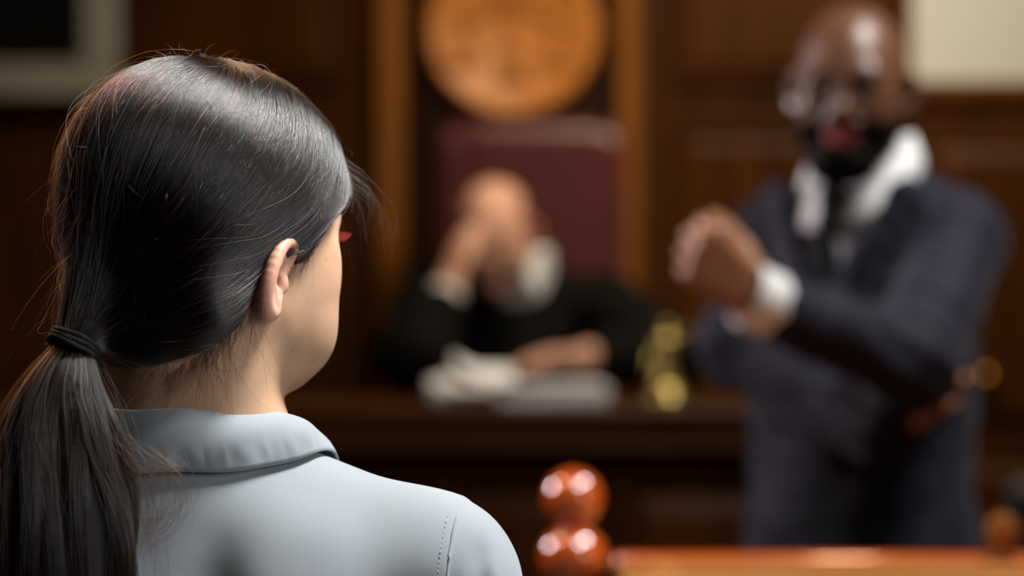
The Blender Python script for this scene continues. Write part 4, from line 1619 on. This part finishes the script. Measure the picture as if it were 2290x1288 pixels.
A1, A2 = A + nn * .0009, A - nn * .0009
A1 = A1 @ BR.T + BO - WOFF
A2 = A2 @ BR.T + BO - WOFF
loop = np.concatenate([A1, A2[:, ::-1]], axis=1)
b.grid(loop.tolist(), False, True)
collar = b.build('collar', M['shirt'], shirt, True)

# armhole seams: a rolled ridge with a row of stitches on the bodice side
for s in (-1, 1):
    ridge, stit = [], []
    for z in np.linspace(1.236, 1.03, 70):
        for dx, dst in ((0, ridge), (-.0055, stit)):
            ys = np.linspace(-.12, .02, 140)
            xs = s * (.1905 - .045 * (1.235 - z) - .25 * (ys + .01) ** 2 + dx)
            dd = shirtL(np.stack([xs, ys, np.full(140, z)], 1).astype(np.float32))
            hit = np.flatnonzero(dd < .0003)
            if len(hit):
                dst.append(np.array([xs[hit[0]], ys[hit[0]], z]))
    if len(ridge) > 3:
        MB().tube([BO + BR @ p - WOFF for p in ridge], .0011, 8).build('armhole_seam', M['shirt'], shirt, True)
        sb_ = MB()
        for i in range(0, len(stit) - 1):
            a_, c_ = stit[i], stit[i + 1]
            sb_.tube([BO + BR @ (a_ + (c_ - a_) * t) - WOFF for t in (.1, .65)], .0004, 5)
        sb_.build('stitching', M['shirt'], shirt, True)['kind'] = 'stuff'

# trousers and shoes
tf = Sdf()
tf.ell(bl(0, .01, .80), (.146, .104, .12), 0)
for s in (-1, 1):
    hp, kn, an = bl(s * .078, .01, .76), bl(s * .085, .03, .42), bl(s * .09, .0, .08)
    tf.chain([hp, kn], [.088, .065], .04)
    tf.chain([kn, an], [.065, .055], .02)
tf.isect(lambda P: .06 - P[:, 2], .004)
V, F = polygonise(tf, bl(-.26, -.18, .04), bl(.26, .2, .96), .010)
wlink('trousers', V, F, M['trousers'])
for s in (-1, 1):
    shoe_mesh(woman, bl(s * .09, .02, 0) - WOFF, BR @ np.array([0, 1, 0]), M['shoe'])
# ================================================================== the man in the navy suit
def band(f, ctr, ax, ro, ri, h, sq=1.0):
    """short open sleeve end: ring around axis ax"""
    ax = np.asarray(ax, float)
    ax /= np.linalg.norm(ax)
    c = np.asarray(ctr, float)
    f.cone(c - ax * h, c + ax * h, ro, ro, 0.0)
    return f


def cuff_mesh(name, ctr, ax, r0, r1, h, m, parent, off):
    ax = np.asarray(ax, float)
    ax /= np.linalg.norm(ax)
    u = np.cross(ax, [0, 0, 1.0])
    u /= np.linalg.norm(u)
    v = np.cross(ax, u)
    rows = []
    prof = [(-h, r0), (h, r1), (h + .002, r1 - .001), (h, r1 - .004), (-h, r0 - .004)]
    for t, r in prof:
        rows.append([np.asarray(ctr) + ax * t + u * (r * math.cos(a)) + v * (r * math.sin(a)) - off for a in np.linspace(0, 2 * PI, 32, endpoint=False)])
    return MB().grid(rows, False, True).build(name, m, parent, True)


LC = np.array([0.517, 3.56, 0.0])
LF = np.array([-.559, -.829, 0.0])
LL = np.array([.829, -.559, 0.0])
LB = np.stack([LL, LF, [0, 0, 1.0]], 1)              # local: his left, forward, up
LWo = LC.copy()
lawyer = thing('person', 'bearded man with glasses in a navy suit standing with folded arms', 'person', tuple(LWo))


def ml(l, f_, z):
    return LC + LB @ np.array([l, f_, z])


def mlink(name, V, F, m, parent=None):
    return link(name, np_mesh(name, V - LWo.astype(np.float32), F), m, parent or lawyer)


hf = np.array([-.27, -.955, -.07])
MR = frame(hf, (0.03, 0, 1.0))
MH = at(1903, 190, 3.495)
mh = head_field('man')
ear_ops(mh, (.0745, -.010, -.012), 1, 0.45, 0.98)
ear_ops(mh, (-.0745, -.010, -.012), -1, 0.45, 0.98)
for s in (-1, 1):                                     # beard mass
    mh.cone((s * .058, .004, -.055), (s * .026, .066, -.112), .017, .024, .02)
mh.ell((0, .072, -.118), (.038, .030, .026), .02)
mh.cone((-.022, .0945, -.054), (.022, .0945, -.054), .0055, .0055, .006)

L_SH, L_EL, L_WR = ml(.146, .0, 1.440), at(2040, 812, 3.31), at(1688, 668, 3.235)
R_SH, R_EL, R_WR = ml(-.146, .01, 1.440), at(1652, 772, 3.53), at(1952, 958, 3.35)
f = Sdf()
f.cone(MH + MR @ np.array([0, -.035, -.05]), ml(0, -.01, 1.50), .058, .066, 0)
f.add(local(mh, MH, MR, 1.0), .03, (MH, .18))
f.ell(ml(0, .0, 1.33), (.15, .10, .20), .05)
f.ell(ml(0, .0, 1.05), (.14, .10, .20), .08)
for s, e, w_ in ((L_SH, L_EL, L_WR), (R_SH, R_EL, R_WR)):
    f.cone(ml(0, 0, 1.45), s, .05, .045, .04)
    f.chain([s, e, w_], [.043, .038, .028], .02)
dL = at(1545, 545, 3.215) - L_WR
hand_ops(f, L_WR, dL, (0.15, 1, -.15), (0, .2, 1), (1.15, 1.25, 1.3, 1.35), (.45, .75, .75), 1.12, .02)
hand_ops(f, R_WR, at(2058, 888, 3.33) - R_WR, (.1, 1, -.1), (-.3, 0, 1), (.22, .26, .32, .4), (.2, 1.0, .5), 0.95)
for s in (-1, 1):
    hp, kn, an = ml(s * .09, .0, .90), ml(s * .11, .02, .48), ml(s * .115, -.01, .09)
    f.chain([hp, kn, an], [.085, .058, .04], .03)
V, F = polygonise(f, (.14, 3.08, .04), (.80, 3.80, 1.86), .007, 1)
body = mlink('body', V, F, M['skin_m'])
Lc = (V - MH.astype(np.float32)) @ MR.astype(np.float32)
base = np.tile(np.array([.150, .062, .029], np.float32), (len(V), 1))
inhead = (np.abs(Lc) < np.array([.11, .14, .15])).all(1).astype(np.float32)
jaw = np.interp(Lc[:, 1], [-.03, .0, .03, .06, .09], [-.035, -.030, -.046, -.052, -.050])
bd = sstep(.006, -.006, Lc[:, 2] - jaw + .004 * vnoise(Lc, 260, 9)) * sstep(-.035, -.015, Lc[:, 1]) * sstep(-.185, -.165, Lc[:, 2])
bd = bd * (1 - np.exp(-((Lc[:, 2] + .036) / .012) ** 2 - (Lc[:, 0] / .02) ** 2))
base = mixc(base, (.006, .0055, .005), np.clip(bd, 0, 1) * inhead)
lipm = sstep(1.15, .75, ((Lc[:, 2] + .0715) / .0140) ** 2 + (Lc[:, 0] / .025) ** 2) * (Lc[:, 1] > .080)
base = mixc(base, (.60, .15, .14), lipm * inhead)
sc_h = sstep(.0, -.03, Lc[:, 1]) * sstep(-.05, -.02, Lc[:, 2]) * sstep(.065, .045, Lc[:, 2])
base = mixc(base, (.03, .018, .012), sc_h * .8 * inhead * (np.abs(Lc[:, 0]) < .0785))
brow = np.exp(-((Lc[:, 2] - .013) / .0045) ** 2 - (((np.abs(Lc[:, 0]) - .034) / .022) ** 2) ** 2) * (Lc[:, 1] > .06)
base = mixc(base, (.012, .008, .006), np.clip(brow * 1.2, 0, .9) * inhead)
pal = np.linalg.norm(V - at(1560, 560, 3.21), axis=1)
base = mixc(base, (.42, .185, .09), np.clip(1.6 - pal / .11, 0, .75))
pal = np.linalg.norm(V - at(2060, 900, 3.33), axis=1)
base = mixc(base, (.50, .19, .09), np.clip(1.6 - pal / .10, 0, .75))
colour(body.data, base)
eyes(lawyer, MH - LWo, MR, 1.0)

# spectacles
gx = np.array([0, 0, 0.0])
gl_ = MB()
for s in (-1, 1):
    gl_.tube([MH - LWo + MR @ np.array([s * .034 + .0245 * math.cos(a), .1035 - .0016 * abs(math.cos(a)), -.013 + .0205 * math.sin(a)]) for a in np.linspace(0, 2 * PI, 33)], .0014, 6)
    gl_.tube([MH - LWo + MR @ np.array(p) for p in ((s * .0585, .102, -.010), (s * .078, .09, -.007), (s * .0815, .02, -.005), (s * .0815, -.012, -.010))], .0014, 6)
gl_.tube([MH - LWo + MR @ np.array(p) for p in ((-.0095, .1045, -.008), (0, .1075, -.005), (.0095, .1045, -.008))], .0014, 6)
glasses = gl_.build('glasses', M['glasses_metal'], lawyer, True)
for s in (-1, 1):
    rows = [[MH - LWo + MR @ np.array([s * .034 + .0238 * k * math.cos(a), .1062 - .0030 * k * k, -.013 + .0198 * k * math.sin(a)]) for a in np.linspace(0, 2 * PI, 28, endpoint=False)] for k in (.02, .35, .7, 1.0)]
    MB().grid(rows, False, True).build('lens', M['lens'], glasses, True)

# shirt, collar, tie
f = Sdf()
f.add(local(Sdf().ell((0, 0, 0), (.138, .116, .22), 0), ml(0, .012, 1.30), LB))
f.cone(ml(0, -.008, 1.46), ml(0, -.002, 1.555), .085, .070, .03)
f.isect(lambda P: P[:, 2] - 1.575 + .55 * np.maximum((P - LC.astype(np.float32)) @ LF.astype(np.float32), 0), .004)
f.isect(lambda P: 1.0 - P[:, 2], .004)
V, F = polygonise(f, (.28, 3.3, .98), (.78, 3.8, 1.62), .008)
mshirt = mlink('dress_shirt', V, F, M['white_cloth'])
b = MB()
rows = []
for i in range(60):
    ph = -2.95 + 5.9 * i / 59
    s_, c_ = math.sin(ph), math.cos(ph)
    fr_ = sstep(1.2, 2.9, np.array([abs(ph)]))[0]
    tp_ = np.array([.070 * s_, -.074 * c_ + .002, 1.606 - .066 * fr_])
    lw = np.array([(.092 + .010 * fr_) * s_, -(.090 + .030 * fr_) * c_ + .002, 1.540 - .078 * fr_])
    inn = np.array([.066 * s_, -.070 * c_ + .002, 1.54 - .06 * fr_])
    rows.append([LC + LB @ p - LWo for p in (inn, tp_, tp_ + np.array([.003 * s_, -.003 * c_, .001]), lw * .5 + tp_ * .5 + np.array([.006 * s_, -.006 * c_, 0]), lw, lw - np.array([.003 * s_, -.003 * c_, 0]), tp_ * .6 + inn * .4)])
b.grid(rows, False, True).build('shirt_collar', M['white_cloth'], mshirt, True)
f = Sdf()
tdir = LB @ np.array([0, 1.0, 0])
f.cone(ml(0, .104, 1.512), ml(0, .116, 1.478), .021, .014, 0, flat=(tdir, .6))
f.cone(ml(0, .120, 1.475), ml(0, .156, 1.36), .014, .030, .006, flat=(tdir, .25))
f.cone(ml(0, .152, 1.36), ml(0, .120, 1.28), .030, .036, .006, flat=(tdir, .25))
V, F = polygonise(f, (.36, 3.33, 1.02), (.60, 3.58, 1.56), .004)
mlink('tie', V, F, M['tie'])

# jacket
f = Sdf()
f.add(local(Sdf().ell((0, 0, 0), (.172, .140, .25), 0), ml(0, .005, 1.30), LB))
f.add(local(Sdf().ell((0, 0, 0), (.160, .142, .30), 0), ml(0, .012, 1.05), LB), .08)
f.add(local(Sdf().ell((0, 0, 0), (.170, .145, .20), 0), ml(0, .0, .93), LB), .08)
f.cone(ml(0, -.055, 1.520), ml(.146, -.005, 1.460), .050, .062, .04)
f.cone(ml(0, -.055, 1.520), ml(-.146, -.005, 1.460), .050, .062, .04)
LD, RD = (L_WR - L_EL) / np.linalg.norm(L_WR - L_EL), (R_WR - R_EL) / np.linalg.norm(R_WR - R_EL)
f.chain([L_SH, L_EL, L_WR - LD * .045], [.070, .062, .047], .025)
f.chain([R_SH, R_EL, R_WR + RD * .012], [.068, .058, .045], .025)
lap = Sdf()


def jl(P):
    return (P - LC.astype(np.float32)) @ LB.astype(np.float32)


def vcut(P):
    q = jl(P)
    wv = .008 + .46 * np.maximum(q[:, 2] - 1.395, -.02)
    return np.maximum(np.maximum(np.abs(q[:, 0] - .006) - np.minimum(wv, .080), .035 - q[:, 1] - .3 * np.maximum(q[:, 2] - 1.50, 0)), 1.385 - q[:, 2])


f.sub(vcut, .006)
f.sub(lambda P: np.sqrt(((jl(P)[:, 0]) / .092) ** 2 + ((jl(P)[:, 1] - .010) / .092) ** 2) * .092 - .092 + np.where(P[:, 2] < 1.50, .2, 0), .006)
for s in (-1, 1):                                     # lapels
    f.cone(ml(s * .105, .078, 1.505), ml(s * .016, .138, 1.345), .034, .014, .006, flat=(LB @ np.array([s * .55, .83, 0.1]), .28))
    f.cone(ml(s * .104, .00, 1.530), ml(s * .118, .070, 1.495), .014, .028, .008, flat=(LB @ np.array([s * .6, .7, .4]), .3))
f.isect(lambda P: .80 - P[:, 2], .004)
fj = f


def jacket(P):
    d = fj(P)
    q = jl(P)
    d = d + .0045 * vnoise(P, 42, 21) + .0022 * vnoise(P, 95, 22)
    # drag folds at the elbows
    for E, ax in ((L_EL, LD), (R_EL, RD)):
        w_ = np.exp(-(((P - E.astype(np.float32)) ** 2).sum(1)) / .008)
        d = d + .005 * w_ * np.sin((P @ np.array([60, 40, 95], np.float32)))
    return d


V, F = polygonise(jacket, (.14, 3.05, .78), (.84, 3.84, 1.64), .0065, 1)
jk = mlink('jacket', V, F, M['suit'])
for z in (1.285, 1.185):
    c = ml(.004, .0, z)
    c = c + LF * (.158 if z > 1.2 else .160)
    MB().tube([c - LWo, c - LWo + LF * .006], [.010, .009], 14).build('button', M['button'], jk, True)
cuff_mesh('shirt_cuff', L_WR - LD * .014, LD, .044, .045, .026, M['white_cloth'], mshirt, LWo)
cuff_mesh('shirt_cuff', R_WR + RD * .002, RD, .037, .038, .012, M['white_cloth'], mshirt, LWo)
f = Sdf()
for s in (-1, 1):
    hp, kn, an = ml(s * .09, .0, .90), ml(s * .112, .02, .48), ml(s * .118, -.01, .10)
    f.chain([hp, kn, an], [.105, .082, .068], .04)
f.add(local(Sdf().ell((0, 0, 0), (.18, .125, .14), 0), ml(0, 0, .93), LB), .04)
f.isect(lambda P: .07 - P[:, 2], .004)
V, F = polygonise(f, (.26, 3.28, .05), (.80, 3.84, 1.10), .012)
mlink('trousers', V, F, M['suit'])
for s in (-1, 1):
    shoe_mesh(lawyer, ml(s * .118, .02, 0) - LWo, LF, M['shoe'])

# ================================================================== the judge
JC = np.array([0.0, 5.50, 0.0])
judge = thing('person', 'bald judge in a black robe resting his head on one hand', 'person', (0.0, 5.50, .38))
JWo = np.array([0.0, 5.50, .38])


def jlink(name, V, F, m, parent=None):
    return link(name, np_mesh(name, V - JWo.astype(np.float32), F), m, parent or judge)


JR = frame((-.30, -.92, -.30), (-.10, 0, 1.0))
JH = at(1108, 520, 5.36)
jh = head_field('man')
ear_ops(jh, (.0745, -.010, -.012), 1, 0.45, 0.98)
ear_ops(jh, (-.0745, -.010, -.012), -1, 0.45, 0.98)
JRS, JRE, JRW = np.array([-.195, 5.50, 1.335]), np.array([-.205, 5.10, 1.205]), at(1005, 640, 5.19)
JLS, JLE, JLW = np.array([.215, 5.50, 1.335]), np.array([.325, 5.16, 1.205]), at(1316, 795, 5.00)
f = Sdf()
f.cone(JH + JR @ np.array([0, -.035, -.05]), (0.005, 5.50, 1.37), .056, .064, 0)
f.add(local(jh, JH, JR, .98), .03, (JH, .18))
f.ell((0, 5.52, 1.18), (.16, .10, .22), .06)
f.ell((0, 5.53, 1.00), (.16, .11, .12), .06)
for s, e, w_ in ((JRS, JRE, JRW), (JLS, JLE, JLW)):
    f.cone((0, 5.51, 1.34), s, .05, .045, .04)
    f.chain([s, e, w_], [.042, .036, .027], .02)
d = at(1046, 535, 5.235) - JRW
hand_ops(f, JRW, d, (.75, .55, -.2), np.cross(d, (.75, .55, -.2)), (.12, .15, .2, .28), (.6, .6, .3), 1.0, .06)
hand_ops(f, JLW, np.array([-1.0, -.35, .02]), (0, -.1, -1.0), (0, 1, 0), (.22, .24, .26, .3), (.6, .7, .05), 0.95, .05)
for s in (-1, 1):
    f.chain([(s * .09, 5.52, .93), (s * .12, 5.20, .88), (s * .12, 5.22, .45)], [.08, .055, .04], .03)
V, F = polygonise(f, (-.42, 4.84, .39), (.42, 5.72, 1.70), .0075, 1)
body = jlink('body', V, F, M['skin_j'])
Lc = (V - JH.astype(np.float32)) @ JR.astype(np.float32) / .98
base = np.tile(np.array([.62, .335, .225], np.float32), (len(V), 1))
inhead = (np.abs(Lc) < np.array([.11, .14, .15])).all(1).astype(np.float32)
fringe = sstep(.012, -.012, Lc[:, 1]) * sstep(-.055, -.035, Lc[:, 2]) * sstep(.060, .040, Lc[:, 2] + .3 * np.maximum(Lc[:, 1], -.1)) * (np.abs(Lc[:, 0]) < .0785)
base = mixc(base, (.05, .035, .028), fringe * .9 * inhead)
lipm = np.exp(-((Lc[:, 2] + .0695) / .009) ** 2 - ((Lc[:, 0] / .023) ** 2) ** 2) * (Lc[:, 1] > .08)
base = mixc(base, (.45, .17, .14), np.clip(lipm, 0, 1) * inhead)
brow = np.exp(-((Lc[:, 2] - .013) / .0045) ** 2 - (((np.abs(Lc[:, 0]) - .034) / .022) ** 2) ** 2) * (Lc[:, 1] > .06)
base = mixc(base, (.20, .12, .08), np.clip(brow, 0, .8) * inhead)
er = np.exp(-((Lc[:, 2] + .012) / .035) ** 2 - ((np.abs(Lc[:, 0]) - .088) / .012) ** 2)
base = mixc(base, (.62, .17, .13), np.clip(er, 0, 1) * .8 * inhead)
colour(body.data, base)
eyes(judge, JH - JWo, JR, .98)

# white collar
f = Sdf()
f.cone((0.010, 5.495, 1.385), (.014, 5.470, 1.455), .084, .074, 0)
f.cone((-.02, 5.415, 1.445), (-.03, 5.392, 1.385), .030, .012, .01, flat=((0, -1, .25), .3))
f.cone((.045, 5.418, 1.448), (.050, 5.392, 1.385), .032, .012, .01, flat=((.3, -1, .25), .3))
f.isect(lambda P: P[:, 2] - 1.468, .004)
f.sub(Sdf().cone((.008, 5.50, 1.40), (.010, 5.475, 1.52), .064, .064), .004)
V, F = polygonise(f, (-.12, 5.33, 1.27), (.14, 5.6, 1.49), .005)
jlink('white_collar', V, F, M['white_cloth'])
# robe
JRD, JLD = (JRW - JRE) / np.linalg.norm(JRW - JRE), (JLW - JLE) / np.linalg.norm(JLW - JLE)
f = Sdf()
f.ell((.01, 5.52, 1.17), (.205, .135, .25), 0)
f.ell((.01, 5.53, 1.02), (.215, .15, .15), .08)
for s in (-1, 1):
    f.cone((0, 5.53, 1.385), (s * .205 + .01, 5.505, 1.33), .062, .072, .05)
    f.chain([(s * .10, 5.50, .95), (s * .13, 5.24, .90), (s * .13, 5.24, .52)], [.10, .085, .10], .05)
f.chain([JRS, JRE + np.array([0, 0, .03]), JRW - JRD * .075], [.080, .082, .066], .03)
f.chain([JLS, JLE + np.array([0, 0, .02]), JLW - JLD * .06], [.082, .078, .062], .03)
f.sub(Sdf().cone((.005, 5.50, 1.385), (.0, 5.46, 1.50), .068, .09), .008)
f.isect(lambda P: .44 - P[:, 2], .004)
fr_robe = f
# sleeves lie on the desktop instead of sinking into it
robe = lambda P: np.maximum(fr_robe(P) + .004 * vnoise(P, 36, 31), np.where((P[:, 1] < 5.19) & (P[:, 2] > 1.0), 1.1535 - P[:, 2], -1.0))
V, F = polygonise(robe, (-.42, 4.90, .42), (.46, 5.76, 1.50), .009)
jlink('robe', V, F, M['robe'])
cuff_mesh('shirt_cuff', JRW - JRD * .03, JRD, .036, .037, .016, M['white_cloth'], judge, JWo)
cuff_mesh('shirt_cuff', JLW - JLD * .03, JLD, .036, .037, .014, M['white_cloth'], judge, JWo)
for s in (-1, 1):
    shoe_mesh(judge, np.array([s * .12, 5.20, .38]) - JWo, (0, -1), M['shoe'])
